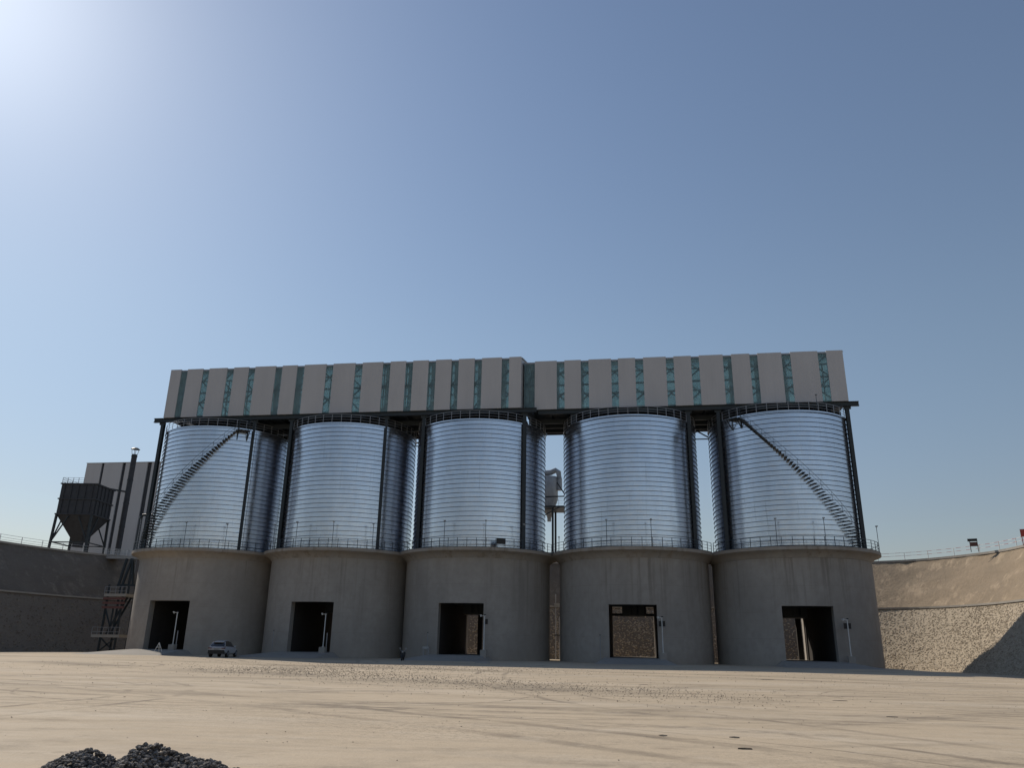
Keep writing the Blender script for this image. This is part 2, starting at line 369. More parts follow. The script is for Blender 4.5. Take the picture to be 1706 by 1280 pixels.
def obj(name, me, parent=None, loc=(0, 0, 0), rz=0., mat=None, smooth=False, label=None, kind=None):
    if isinstance(me, MB): me = me.mesh(name, mat, smooth)
    o = bpy.data.objects.new(name, me); COL.objects.link(o); o.location = loc; o.rotation_euler = (0, 0, rz)
    if parent: o.parent = parent
    if label: o['label'] = label
    if kind: o['kind'] = kind
    return o
def smooth_by_angle(me, ang=40):
    me.polygons.foreach_set('use_smooth', [True]*len(me.polygons))
    try: me.set_sharp_from_angle(angle=rad(ang))
    except Exception: pass
    return me
def thing(name, label, cat, loc=(0, 0, 0), rz=0., group=None):
    o = bpy.data.objects.new(name, None); COL.objects.link(o); o.location = loc; o.rotation_euler = (0, 0, rz)
    o.empty_display_size = .2
    o['label'] = label; o['category'] = cat
    if group: o['group'] = group
    return o
def tag(o, label, cat, group=None):
    o['label'] = label; o['category'] = cat
    if group: o['group'] = group
    return o

# irregular stone shapes (icosahedron pushed about)
PHI = (1+5**.5)/2
ICO_V = [Vector(v).normalized() for v in [(-1, PHI, 0), (1, PHI, 0), (-1, -PHI, 0), (1, -PHI, 0), (0, -1, PHI), (0, 1, PHI), (0, -1, -PHI), (0, 1, -PHI), (PHI, 0, -1), (PHI, 0, 1), (-PHI, 0, -1), (-PHI, 0, 1)]]
ICO_F = [(0, 11, 5), (0, 5, 1), (0, 1, 7), (0, 7, 10), (0, 10, 11), (1, 5, 9), (5, 11, 4), (11, 10, 2), (10, 7, 6), (7, 1, 8), (3, 9, 4), (3, 4, 2), (3, 2, 6), (3, 6, 8), (3, 8, 9), (4, 9, 5), (2, 4, 11), (6, 2, 10), (8, 6, 7), (9, 8, 1)]
STONES = []
for k in range(24):
    rs = random.Random(k); sx, sy, sz = rs.uniform(.75, 1.25), rs.uniform(.7, 1.1), rs.uniform(.5, .85)
    q = Matrix.Rotation(rs.uniform(0, 6.3), 3, 'Z') @ Matrix.Rotation(rs.uniform(-.5, .5), 3, 'X')
    STONES.append([q @ Vector((v.x*sx*rs.uniform(.75, 1.2), v.y*sy*rs.uniform(.75, 1.2), v.z*sz*rs.uniform(.75, 1.2))) for v in ICO_V])
def add_stone(mb, p, r, up=None):
    st = random.choice(STONES); o = len(mb.v); a = random.uniform(0, 6.283); ca, sa = math.cos(a)*r, math.sin(a)*r
    px, py, pz = p
    mb.v += [(px+v.x*ca-v.y*sa, py+v.x*sa+v.y*ca, pz+v.z*r) for v in st]
    mb.f += [(x+o, y+o, z+o) for x, y, z in ICO_F]

# ================================================================ LARGE STRUCTURE
def gz(x, y=0.):
    t = min(max((x-27)/10., 0), 1); return -.42*t*t*(3-2*t)

# ground: one sheet to the horizon, finer near the yard
def axis(fine0, fine1, step, far):
    a = [fine0 + step*i for i in range(int((fine1-fine0)/step)+1)]
    lo = []; d = step*2; x = fine0
    while x > -far: x -= d; d *= 1.6; lo.append(x)
    hi = []; d = step*2; x = a[-1]
    while x < far: x += d; d *= 1.6; hi.append(x)
    return lo[::-1] + a + hi
xs = axis(-84, 60, 2.0, 2500); ys = [-2600, -1500, -800, -400, -200, -120, -60, -30, -10] + [2.*i for i in range(0, 61)] + [124, 130, 136]
g = MB()
g.v = [(x, y, gz(x, y) + .035*math.sin(x*.21+y*.13)*math.sin(y*.17-x*.05)*(1 if 15 < y < 85 else .2)) for y in ys for x in xs]
n = len(xs); g.f = [(j*n+i, j*n+i+1, (j+1)*n+i+1, (j+1)*n+i) for j in range(len(ys)-1) for i in range(n-1)]
obj('ground', g, mat='ground', smooth=True, kind='structure')

# pit wall: three polylines (toe, ledge, crest)
ZM, ZT = 7.8, 15.2
ST = [((-80, -60), (-86.5, -60), (-94, -60)), ((-80, 0), (-86.5, 0), (-94, 0)), ((-79.5, 60), (-86, 60), (-94, 60)),
      ((-79, 88), (-85.5, 88), (-93.5, 88)), ((-79, 98), (-85.3, 100), (-92.5, 106)), ((-78, 108), (-84, 112), (-89.5, 118)),
      ((-74, 116), (-79, 122), (-83, 126.5)), ((-68, 120), (-70, 127), (-72, 133)), ((20, 120), (20, 127), (20, 133)),
      ((30, 118.5), (31.5, 126), (33, 133.5)), ((35.5, 113.5), (40, 121.5), (43, 129)), ((38.5, 106.5), (44.5, 112.5), (49.5, 119)),
      ((39.2, 98), (45.5, 102), (51, 108)), ((39.5, 88), (46, 90), (51.5, 94)), ((41, 70), (47.5, 71), (53, 73)),
      ((45, 30), (51.5, 30), (57, 30)), ((50, -60), (56.5, -60), (62, -60))]
def densify(k, step=1.6):
    """catmull-rom through the stations so the corners round off; same count for every line"""
    out = []
    P = [Vector(s[k]) for s in ST]
    for i in range(len(P)-1):
        L = (Vector(ST[i+1][1])-Vector(ST[i][1])).length; m = max(1, int(L/step))
        p0, p1, p2, p3 = P[max(i-1, 0)], P[i], P[i+1], P[min(i+2, len(P)-1)]
        t1 = (p2-p0)*.5; t2 = (p3-p1)*.5
        if t1.length > L: t1 = t1.normalized()*L
        if t2.length > L: t2 = t2.normalized()*L
        for j in range(m):
            t = j/m
            out.append(p1*(2*t**3-3*t*t+1) + t1*(t**3-2*t*t+t) + p2*(-2*t**3+3*t*t) + t2*(t**3-t*t))
    out.append(P[-1]); return out
TOE, MID, TOP = densify(0), densify(1), densify(2); NP = len(TOE)
pit = thing('retaining_wall', 'sloped pit wall of rubble stone below and bare earth above, round the silos', 'retaining wall')
SPL = next(i for i, p in enumerate(TOE) if p.x > -45); SPR = next(i for i, p in enumerate(TOE) if p.x > 26)
def bank(i0, i1, low, high, z0_, zc, NV, jit, name, mat, seed):
    mb = MB(); rs = random.Random(seed)
    for i in range(i0, i1):
        for k in range(NV):
            t = k/(NV-1); p = low[i].lerp(high[i], t); z = z0_+(zc-z0_)*t
            if jit and 0 < k < NV-1:
                p = p + Vector((rs.uniform(-jit, jit), rs.uniform(-jit, jit))); z += rs.uniform(-jit, jit)*.6
            mb.v.append((p.x, p.y, z))
    mb.f = [(i*NV+k, (i+1)*NV+k, (i+1)*NV+k+1, i*NV+k+1) for i in range(i1-i0-1) for k in range(NV-1)]
    return obj(name, mb, pit, mat=mat, smooth=True)
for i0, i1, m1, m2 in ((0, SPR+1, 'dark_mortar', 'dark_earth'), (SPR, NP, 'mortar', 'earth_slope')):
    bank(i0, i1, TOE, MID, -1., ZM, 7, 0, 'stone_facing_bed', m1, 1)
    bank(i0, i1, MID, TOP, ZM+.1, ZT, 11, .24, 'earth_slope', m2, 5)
mb = MB()   # coping on the ledge, kerb along the crest
def strip(line, off0, off1, z0, z1, mb):
    vs = []
    for i, p in enumerate(line):
        a = line[max(i-1, 0)]; b = line[min(i+1, len(line)-1)]; d = (b-a).normalized(); nn = Vector((-d.y, d.x))
        q0, q1 = p+nn*off0, p+nn*off1
        vs += [(q0.x, q0.y, z0), (q1.x, q1.y, z0), (q1.x, q1.y, z1), (q0.x, q0.y, z1)]
    fs = [(i*4+k, (i+1)*4+k, (i+1)*4+(k+1) % 4, i*4+(k+1) % 4) for i in range(len(line)-1) for k in range(4)]
    mb.add(vs, fs)
strip(MID, -.3, .2, ZM-.1, ZM+.13, mb)
obj('coping', mb, pit, mat='plain_concrete')
mb = MB(); strip(TOP, -.3, .5, ZT-.15, ZT+.16, mb); obj('crest_kerb', mb, pit, mat='plain_concrete')
mb = MB(); strip(TOE, -.75, -.1, -1.2, -.12, mb)
rs = random.Random(3); random.seed(11)
mb2 = MB(); mb3 = MB()
for i in range(NP-1):
    a = TOE[i]
    if a.y < 55 or (a.x < -40 and a.y > 118.5): continue
    nn = 210 if a.x > 24 else (80 if a.x > -25 else 40)
    if a.y < 80: nn = 16
    seg = (TOE[i+1]-TOE[i]).length
    for q in range(int(nn*seg*1.4)):
        u, t = random.random(), random.random()
        p = TOE[i].lerp(TOE[i+1], u).lerp(MID[i].lerp(MID[i+1], u), t)
        add_stone(mb3 if i < SPL else mb2, (p.x, p.y, -1.+(ZM+1.)*t-.045), random.uniform(.08, .15)*(1.25 if i < SPL or a.x < 24 else 1))
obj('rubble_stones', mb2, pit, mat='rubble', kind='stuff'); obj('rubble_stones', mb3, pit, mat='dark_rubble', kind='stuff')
# upper ground beyond the crest
mb = MB(); FAR = 2600
vs = [(p.x, p.y, ZT) for p in TOP]; outv = []
for p in TOP:
    d = Vector((p.x+20, p.y-60)); d.normalize(); outv.append((p.x+d.x*FAR, p.y+d.y*FAR, ZT+2))
n = len(vs); mb.v = vs+outv; mb.f = [(i, i+1, n+i+1, n+i) for i in range(n-1)]
obj('upper_ground', mb, mat='plateau', kind='structure')

# ---------------------------------------------------------------- silos
CX = [-60.28, -40.50, -21.05, 0.06, 20.25]; CY = 107.8
RC, RS, RD = 9.83, 9.15, 11.03
ZD, ZS = 13.44, 30.65
ORD = ['leftmost', 'second from left', 'middle', 'second from right', 'rightmost']
def pol(r, deg, z): a = rad(deg); return (r*math.sin(a), -r*math.cos(a), z)

def base_wall_mesh():
    mb = MB(); ri = RC-1.1; xl, xr = -3.1, 2.65
    def ang(r, x): return math.asin(x/r)
    segs = []
    oa, ob = ang(RC, xl), ang(RC, xr); ia, ib = ang(ri, xl), ang(ri, xr); pi = math.pi
    segs.append((oa, ob, ia, ib, 8, 'F')); segs.append((ob, pi-ob, ib, pi-ib, 44, 'W'))
    segs.append((pi-ob, pi-oa, pi-ib, pi-ia, 8, 'B')); segs.append((pi-oa, 2*pi+oa, pi-ia, 2*pi+ia, 44, 'W'))
    cols = []; kind = []
    for (o0, o1, i0, i1, m, k) in segs:
        for j in range(m):
            t = j/m; cols.append((o0+(o1-o0)*t, i0+(i1-i0)*t)); kind.append(k)
    zs = [-.8, .60, 6.72, 7.45, 12.25]; N = len(cols); L = len(zs)
    for (o, i_) in cols:
        for z in zs:
            mb.v.append((RC*math.sin(o), -RC*math.cos(o), z)); mb.v.append((ri*math.sin(i_), -ri*math.cos(i_), z))
    def V(c, k, s): return (c % N)*L*2+k*2+s
    def open_(c, k):
        kd = kind[c % N]
        return (kd == 'F' and k == 1) or (kd == 'B' and k in (1, 2))
    for c in range(N):
        for k in range(L-1):
            if open_(c, k): continue
            mb.f.append((V(c, k, 0), V(c+1, k, 0), V(c+1, k+1, 0), V(c, k+1, 0)))
            mb.f.append((V(c+1, k, 1), V(c, k, 1), V(c, k+1, 1), V(c+1, k+1, 1)))
            if open_(c+1, k): mb.f.append((V(c+1, k, 0), V(c+1, k, 1), V(c+1, k+1, 1), V(c+1, k+1, 0)))
            if open_(c-1, k): mb.f.append((V(c, k, 1), V(c, k, 0), V(c, k+1, 0), V(c, k+1, 1)))
            if k+1 < L-1 and open_(c, k+1): mb.f.append((V(c, k+1, 0), V(c+1, k+1, 0), V(c+1, k+1, 1), V(c, k+1, 1)))
            if k > 0 and open_(c, k-1): mb.f.append((V(c, k, 1), V(c+1, k, 1), V(c+1, k, 0), V(c, k, 0)))
    return mb
base_me = smooth_by_angle(base_wall_mesh().mesh('base_wall', 'concrete'), 35)
deck_me = smooth_by_angle(MB().lathe([(8.6, 12.25), (RC+.004, 12.25), (RC+.10, 12.42), (RC+.38, 12.72), (RC+.78, 12.95), (RD-.06, 13.04), (RD, 13.08), (RD, ZD), (8.6, ZD)], 128, close_prof=True).mesh('deck_slab', 'concrete'), 35)
shell_me = smooth_by_angle(MB().lathe([(RS, ZD-.2), (RS, ZS)], 144).mesh('steel_shell', 'galvanised'), 35)
roof_me = smooth_by_angle(MB().lathe([(RS+.12, ZS-.10), (RS+.12, ZS+.06), (RS-.1, ZS+.06), (1.4, ZS+1.1), (1.4, ZS+1.45), (0, ZS+1.45)], 96).mesh('roof', 'galvanised'), 30)
mb = MB(); PITCHZ = (ZS-ZD)/28.; NS = 96
for i in range(28*NS+1):
    a = 2*math.pi*i/NS; z = ZD + PITCHZ*i/NS
    for r, dz in ((RS-.01, -.03), (RS+.075, -.022), (RS+.075, .022), (RS-.01, .03)):
        mb.v.append((r*math.sin(a), -r*math.cos(a), z+dz))
mb.f = [(i*4+k, (i+1)*4+k, (i+1)*4+(k+1) % 4, i*4+(k+1) % 4) for i in range(28*NS) for k in range(4)]
seam_me = mb.mesh('seam', 'seam')
floor_me = MB().lathe([(0, .60), (RC-1.11, .60)], 48).mesh('floor', 'plain_concrete')
mb = MB().lathe([(RC-1.12, 12.6), (2.2, 8.6), (1.5, 7.5), (1.5, 5.9), (0, 5.9)], 32)
mb.mm((-1.6, -1.4, 5.7), (1.3, 1.4, 7.45)); mb.mm((-6.5, 8.0, 6.05), (6.5, 8.25, 6.4)); mb.mm((-8.6, -.2, 6.9), (8.6, .2, 7.6))
hop_me = mb.mesh('hopper', 'dark_steel')
mb = MB()
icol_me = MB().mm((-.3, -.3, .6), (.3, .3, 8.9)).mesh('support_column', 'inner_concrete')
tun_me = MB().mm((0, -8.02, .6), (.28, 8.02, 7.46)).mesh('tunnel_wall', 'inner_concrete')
gp_me = MB().mm((-.32, -.25, 0), (.32, .25, 6.85)).mesh('gate_post', 'inner_concrete')
post_me = MB().mm((-.03, -.03, 0), (.03, .03, 1.2)).mesh('post', 'navy_steel')
tpost_me = MB().mm((-.028, -.028, 0), (.028, .028, 1.25)).mesh('post', 'grey_steel')
tread_me = MB().mm((-.18, -.98, -.04), (.18, 0, .04)).mm((-.18, -.98, -.12), (-.14, 0, -.04)).mesh('tread', 'dark_steel')

def arc_rail(r, z, a0, a1, w, mb):
    n = max(2, int((a1-a0)/3))
    mb.path([pol(r, a0+(a1-a0)*i/n, z) for i in range(n+1)], w, 4)

silos = []
for i, cx in enumerate(CX):
    lab = ['leftmost silo of the row, its winding stair climbing from lower left to upper right',
           'second silo from the left, without a stair, black scooter at its right foot',
           'middle silo of the five, with a small black board on its deck railing',
           'second silo from the right, its drive-through door showing the rubble slope behind',
           'rightmost silo of the row, its winding stair climbing from lower right to upper left'][i]
    s = thing('silo', lab, 'silo', (cx, CY, 0), 0, 'steel silos on round concrete bases')
    silos.append(s)
    obj('base_wall', base_me, s); obj('deck_slab', deck_me, s, (0, 0, .006*i)); obj('steel_shell', shell_me, s)
    obj('seam', seam_me, s, rz=rad(37*i)); obj('roof', roof_me, s); obj('floor', floor_me, s); obj('hopper', hop_me, s)
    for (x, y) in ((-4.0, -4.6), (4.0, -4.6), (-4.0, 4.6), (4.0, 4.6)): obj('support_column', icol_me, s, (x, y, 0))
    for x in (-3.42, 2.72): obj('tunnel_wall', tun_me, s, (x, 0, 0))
    if i == 4: obj('gate_post', gp_me, s, (1.84, 7.8, .6))
    if i == 2: obj('gate_post', gp_me, s, (-1.0, 7.8, .6))
    # deck railing, clipped where the neighbouring deck takes over
    gaps = []
    for j, sgn in ((i-1, -1), (i+1, 1)):
        if 0 <= j < 5:
            d = abs(CX[j]-cx); h = math.degrees(math.acos(min(1, d/2/(RD-.1))))
            gaps.append((90*sgn-h-1.5, 90*sgn+h+1.5))
    def clipped(a): return any(lo < a < hi for lo, hi in gaps)
    arcs = []
    if not gaps: arcs = [(-180, 180)]
    elif len(gaps) == 2: arcs = [(gaps[0][1], gaps[1][0]), (gaps[1][1], gaps[0][0]+360)]
    elif gaps[0][0] < 0: arcs = [(gaps[0][1], gaps[0][0]+360)]
    else: arcs = [(gaps[0][1]-360, gaps[0][0])]
    mb = MB()
    for a0, a1 in arcs:
        for z, w in ((1.2, .07), (.82, .045), (.44, .045), (.07, .09)): arc_rail(RD-.12, ZD+z, a0, a1, w, mb)
    rl = obj('deck_railing', mb, s, mat='navy_steel')
    for a0, a1 in arcs:
        m = int((a1-a0)/6.4)
        for k in range(m+1):
            a = a0+(a1-a0)*k/m; obj('post', post_me, rl, pol(RD-.12, a, ZD), rad(a))
    mb = MB()
    for z, w in ((1.22, .06), (.85, .045), (.48, .045), (.1, .05)): arc_rail(RS+.06, ZS+z, -180, 180, w, mb)
    rl = obj('roof_railing', mb, s, mat='grey_steel')
    for k in range(44): obj('post', tpost_me, rl, pol(RS+.06, k*360/44., ZS), rad(k*360/44.))
    if i in (0, 4):      # winding stair
        sg = -1 if i == 0 else 1
        a_top, a_bot = (-37., 52.) if i == 4 else (33., -55.)
        nt_ = 50; mb = MB(); rail = []; rail2 = []
        for k in range(0, nt_, 4):
            t = k/(nt_-1); a = a_bot+(a_top-a_bot)*t; z = ZD+.35+(30.15-ZD-.35)*t
            p = pol(RS+1.05, a, z); mb.bar(p, (p[0], p[1], z+1.05), .035)
        for k in range(nt_+1):
            t = k/nt_; a = a_bot+(a_top-a_bot)*t; z = ZD+.35+(30.15-ZD-.35)*t
            rail.append(pol(RS+1.05, a, z+1.05)); rail2.append(pol(RS+1.05, a, z+.55))
        mb.path(rail, .045, 4); mb.path(rail2, .03, 4)
        st = obj('staircase', mb, s, mat='navy_steel')
        for k in range(nt_):
            t = k/(nt_-1); a = a_bot+(a_top-a_bot)*t; z = ZD+.35+(30.15-ZD-.35)*t
            obj('tread', tread_me, st, pol(RS+.06, a, z), rad(a))
        mb = MB(); at = a_top-5.5 if i == 4 else a_top+5.5
        for q in (-1, 1):
            for w in (.15, 1.1): p = pol(RS+w, at+q*4.2, 30.3); mb.bar(p, (p[0], p[1], 31.9), .06)
            mb.bar(pol(RS+1.1, at+q*4.2, 30.25), pol(RS+.1, at+q*4.2, 29.1), .10); mb.bar(pol(RS+.1, at+q*4.2, 30.25), pol(RS+.1, at+q*4.2, 29.0), .10)
        c = pol(RS+.62, at, 30.25); mb.box(c, (1.5, 1.1, .10), rad(at))
        for z in (30.8, 31.35, 31.88): mb.bar(pol(RS+1.1, at-4.2, z), pol(RS+1.1, at+4.2, z), .05)
        obj('stair_landing', mb, s, mat='dark_steel')

# ---------------------------------------------------------------- conveyor galleries on top
def gallery(label, x0, x1, yf, yw, yb, z0, z1, zr, panels, beam0, beam1, zb, cols, c0, bw):
    t = thing('conveyor_gallery', label, 'gallery', (x0, yf, z0), 0, 'clad conveyor galleries above the silos')
    def L(x, y, z): return (x-x0, y-yf, z-z0)
    # cladding panels, front and back
    for (a, b) in panels:
        for y0, y1, zz in ((yf, yf+.2, z1),):
            obj('wall_panel', MB().mm(L(a, y0, z0), L(b, y1, zz)), t, mat='cladding')
    gaps = [(panels[k][1], panels[k+1][0]) for k in range(len(panels)-1)]
    if panels[0][0] > x0+.3: gaps.insert(0, (x0, panels[0][0]))
    for (a, b) in gaps:
        for y in (yf+.12,):
            gl = obj('glazing', MB().mm(L(a-.02, y, z0+.03), L(b+.02, y+.03, z1-.2)), t, mat='glazing')
            obj('head_trim', MB().mm(L(a+.004, y-.03, z1-.32), L(b-.004, y+.07, z1-.18)), gl, mat='grey_steel')
    nr = int((x1-x0)/3.5); wr = (x1-x0-.3)/nr      # rear wall: translucent sheets between narrow metal ones
    for k in range(nr):
        a = x0+.15+wr*k
        obj('wall_panel', MB().mm(L(a, yw-.18, z0), L(a+.75, yw-.02, zr-.2)), t, mat='cladding')
        obj('rear_glazing', MB().mm(L(a+.76, yw-.12, z0+.03), L(a+wr-.01, yw-.09, zr-.25)), t, mat='glazing')
    # truss behind the skin
    mb = MB(); zmid = (z0+z1)/2; xa = c0-bw/2
    while xa-bw > x0: xa -= bw
    edges = [x0+.2] + [e for e in (xa+bw*k for k in range(60)) if x0+.4 < e < x1-.4] + [x1-.2]
    for yi, y in enumerate((yf+.42, yw-.5)):
        for x in edges: mb.bar(L(x, y, z0), L(x, y, z1-.25), .14)
        for z in (z0+.15, zmid, z1-.3): mb.bar(L(x0+.1, y, z), L(x1-.1, y, z), .12, .24)
        if yi: continue
        for ea, eb in zip(edges, edges[1:]):
            for za, zc in ((z0+.3, zmid), (zmid, z1-.3)):
                mb.bar(L(ea, y-.07, za), L(eb, y-.07, zc), .15); mb.bar(L(ea, y+.09, zc), L(eb, y+.09, za), .15)
    obj('truss', mb, t, mat='navy_steel')
    # end walls with a gable
    for x, w in ((x0, .12), (x1-.12, .12)):
        mb = MB(); 
        pr = [(yf+.21, z0), (yw-.21, z0), (yw-.21, zr-.2), (yf+.21, z1-.2)]
        mb.add([L(x, y, z) for y, z in pr]+[L(x+w, y, z) for y, z in pr], [(0, 1, 2, 3), (7, 6, 5, 4)]+[(k, (k+1) % 4, 4+(k+1) % 4, 4+k) for k in range(4)])
        obj('end_wall', mb, t, mat='cladding')
    # roof
    mb = MB(); 
    for (ya, za, yc, zc) in ((yf+.22, z1-.17, yw+.2, zr-.1),):
        mb.add([L(x0-.15, ya, za), L(x1+.15, ya, za), L(x1+.15, yc, zc), L(x0-.15, yc, zc), L(x0-.15, ya, za+.12), L(x1+.15, ya, za+.12), L(x1+.15, yc, zc+.12), L(x0-.15, yc, zc+.12)],
               [(3, 2, 1, 0), (4, 5, 6, 7), (0, 1, 5, 4), (1, 2, 6, 5), (2, 3, 7, 6), (3, 0, 4, 7)])
    obj('roof', mb, t, mat='roof_sheet')
    # floor deck and steelwork below
    obj('floor_deck', MB().mm(L(x0+.02, yf+.4, z0-.04), L(x1-.02, yb-.4, z0+.0)), t, mat='dark_steel')
    obj('inner_floor', MB().mm(L(x0+.3, yf+.6, z0+.004), L(x1-.3, yw-.6, z0+.06)), t, mat='plain_concrete')
    mb = MB()
    def ibeam(a, b, y, zt, d):
        mb.mm(L(a, y-.2, zt-.06), L(b, y+.2, zt)); mb.mm(L(a, y-.2, zt-d), L(b, y+.2, zt-d+.06)); mb.mm(L(a+.01, y-.03, zt-d+.05), L(b-.01, y+.03, zt-.05))
    ibeam(beam0, beam1, yf+.35, z0-.012, .62)
    obj('edge_beam', mb, t, mat='dark_steel'); mb = MB(); ibeam(beam0, beam1, yb-.35, z0-.012, .62); obj('edge_beam', mb, t, mat='dark_steel')
    mb = MB(); k = x0+1.2
    while k < x1-.5:
        mb.mm(L(k-.12, yf+.58, z0-.50), L(k+.12, yb-.58, z0-.055)); k += 2.35
    for yy in (yf+3.4, (yf+yb)/2, yb-3.4): mb.mm(L(x0+.3, yy-.2, z0-1.15), L(x1-.3, yy+.2, z0-.51))
    obj('floor_joists', mb, t, mat='dark_steel', kind='stuff')
    for cx in cols:
        for y in (yf+.75, yb-.75):
            mb = MB(); d = .22
            mb.mm(L(cx-d, y-.28, ZD), L(cx+d, y-.24, z0-.63)); mb.mm(L(cx-d, y+.24, ZD), L(cx+d, y+.28, z0-.63)); mb.mm(L(cx-.03, y-.24, ZD), L(cx+.03, y+.24, z0-.63))
            mb.mm(L(cx-.42, y-.42, ZD), L(cx+.42, y+.42, ZD+.06))
            mb.mm(L(cx-.45, y-.3, z0-.95), L(cx+.45, y-.05, z0-.64))
            obj('column', mb, t, mat='dark_steel')
    mb = MB()   # knee braces between the two columns of each gap
    for a, b in zip(cols[1::2], cols[2::2]):
        for y in (yb-.75,):
            mb.bar(L(a, y, z0-1.9), L((a+b)/2, y, z0-.7), .16); mb.bar(L(b, y, z0-1.9), L((a+b)/2, y, z0-.7), .16); mb.bar(L(a, y, z0-1.9), L(b, y, z0-1.9), .14)
    if mb.v: obj('knee_brace', mb, t, mat='dark_steel')
    return t
PL = [(-67.6, -65.91), (-64.89, -62.42), (-61.41, -58.55), (-57.49, -55.13), (-54.14, -50.92), (-49.88, -47.57), (-46.46, -43.12), (-42.06, -38.72), (-37.62, -34.56), (-33.45, -31.16), (-30.11, -27.82), (-26.75, -24.47), (-23.43, -21.13), (-20.08, -17.24), (-16.18, -14.47)]
PR = [(-12.72, -9.62), (-8.55, -6.25), (-5.17, -2.03), (-1.09, 1.27), (2.36, 5.46), (6.49, 8.84), (9.9, 13.1), (14.2, 16.63), (17.65, 20.79), (21.94, 25.46), (26.56, 28.66)]
gallery('long clad conveyor gallery over the three left silos, taller of the two', -67.6, -14.47, 101.0, 106.4, 114.4, 32.82, 40.30, 41.45,
        PL, -69.2, -12.3, 32.2, [-67.9, -53.4, -47.75, -33.65, -28.2, -14.0], -59.1, 3.3)
gallery('lower clad conveyor gallery over the two right silos, set back behind the left one', -14.2, 28.66, 102.3, 107.3, 114.0, 32.86, 39.98, 40.9,
        PR, -12.25, 29.95, 32.2, [-7.3, 8.1, 12.0, 28.5], -9.15, 3.8)

# ---------------------------------------------------------------- ramps
for i, (cx, l, r, yb, lab) in enumerate([(CX[0], -7.0, 4.6, 89.5, 'wide pale concrete ramp spilling left in front of the leftmost silo door'),
                                     (CX[1], -7.2, 3.4, 91.0, 'concrete ramp up to the door of the second silo from left'),
                                     (CX[2], -6.2, 3.0, 91.0, 'concrete ramp up to the door of the middle silo'),
                                     (CX[3], -4.6, 4.6, 92.0, 'neat trapezoid concrete ramp up to the door of the second silo from right'),
                                     (CX[4], -4.2, 6.0, 92.0, 'concrete ramp up to the door of the rightmost silo')]):
    t0, t1 = -3.6, 3.1; yt = 98.85-CY; y0 = yb-CY; z = gz(cx+1)-.02
    mb = MB()
    N = 6
    for k in range(N+1):
        u = k/N; e = u*u*(3-2*u)*.35+u*.65
        y = y0+(yt-y0)*u; zz = z+(.605-z)*min(1, u*1.25); xl = l+(t0-l)*min(1, u*1.15); xr = r+(t1-r)*min(1, u*1.15)
        sk = .9*zz+.05
        mb.v += [(xl-sk-.3, y-.1, z-.1), (xl, y, zz), (xr, y, zz), (xr+sk+.3, y-.1, z-.1)]
    mb.f = [(k*4+j, k*4+j+1, (k+1)*4+j+1, (k+1)*4+j) for k in range(N) for j in range(3)] + [(0, 3, 2, 1)]
    mb.add([(t0, yt, .605), (t1, yt, .605), (t1-.4, yt+1.4, .604), (t0+.45, yt+1.4, .604)], [(0, 1, 2, 3)])
    o = obj('concrete_ramp', mb, None, (cx, CY, 0), mat='plain_concrete'); tag(o, lab, 'ramp', 'ramps at the silo doors')

# ================================================================ OBJECTS ON AND AROUND THE SILOS
def lamp(loc, h, label, rz=0.):
    t = thing('lamp_pole', label, 'lamp pole', loc, rz, 'thin lamp poles along the deck railings')
    obj('pole', MB().bar((0, 0, 0), (0, 0, h), .07, n=6), t, mat='navy_steel')
    obj('lamp_head', MB().box((.0, -.12, h+.02), (.24, .34, .12)).bar((0, 0, h-.15), (0, -.12, h), .05), t, mat='grey_steel')
LP = [(257, -64.07, 0), (314, -59.03, 0), (386, -52.77, 0), (455, -46.91, 1), (496, -43.52, 1), (558, -38.38, 1), (626, -32.79, 1), (742, -23.56, 2), (810, -18.23, 2), (874, -13.3, 2), (1010, -3.05, 3), (1084, 2.4, 3), (1291, 17.17, 4), (1371, 22.69, 4)]
LN = ['lamp pole at the far left of the leftmost silo deck', 'lamp pole before the middle of the leftmost silo', 'lamp pole right of centre on the leftmost silo deck',
      'lamp pole at the left edge of the second silo deck', 'lamp pole left of centre on the second silo from left', 'lamp pole at the centre of the second silo from left', 'lamp pole beside the right column of the second silo from left',
      'lamp pole left of centre on the middle silo deck', 'lamp pole just left of the black board on the middle silo railing', 'lamp pole against the right column of the middle silo',
      'left lamp pole of the pair on the second silo from right', 'right lamp pole of the pair on the second silo from right', 'left lamp pole before the rightmost silo shell', 'right lamp pole before the rightmost silo shell, under the stair']
for (px, x, i), lab in zip(LP, LN):
    dx = x-CX[i]; a = math.asin(max(-.9, min(.9, dx/(RD-.3)))); y = CY-(RD-.3)*math.cos(a)
    x = x*y/97.6 if abs(dx) > 3 else x
    dx = x-CX[i]
    if abs(dx) > RD-.4: dx = math.copysign(RD-.6, dx); x = CX[i]+dx
    y = CY-math.sqrt((RD-.3)**2-dx*dx)
    lamp((x, y, ZD), 3.35 if y < 100 else 3.2, lab)
lamp((30.5, 104.1, ZD), 3.3, 'lamp pole standing alone at the right end of the deck, against the sky')
lamp((-9.9, 108, ZD+.03), 2.6, 'short lamp pole in the sky gap just right of the middle silo')
lamp((24.0, 99.65, ZS+.1), 2.2, 'lamp pole on the roof railing of the rightmost silo, in front of the gallery')

bd = thing('sign_board', 'small black board hung on the deck railing of the middle silo', 'board', (-16.3, 97.74, ZD+.45), rad(25), None)
obj('panel', MB().mm((-.55, -.06, .05), (.55, 0, .68)), bd, mat='black')
obj('frame', MB().mm((-.60, -.045, 0), (.60, -.01, .05)).mm((-.60, -.045, .68), (.60, -.01, .73)).mm((-.60, -.045, .05), (-.55, -.01, .68)).mm((.55, -.045, .05), (.60, -.01, .68)), bd, mat='dark_steel')

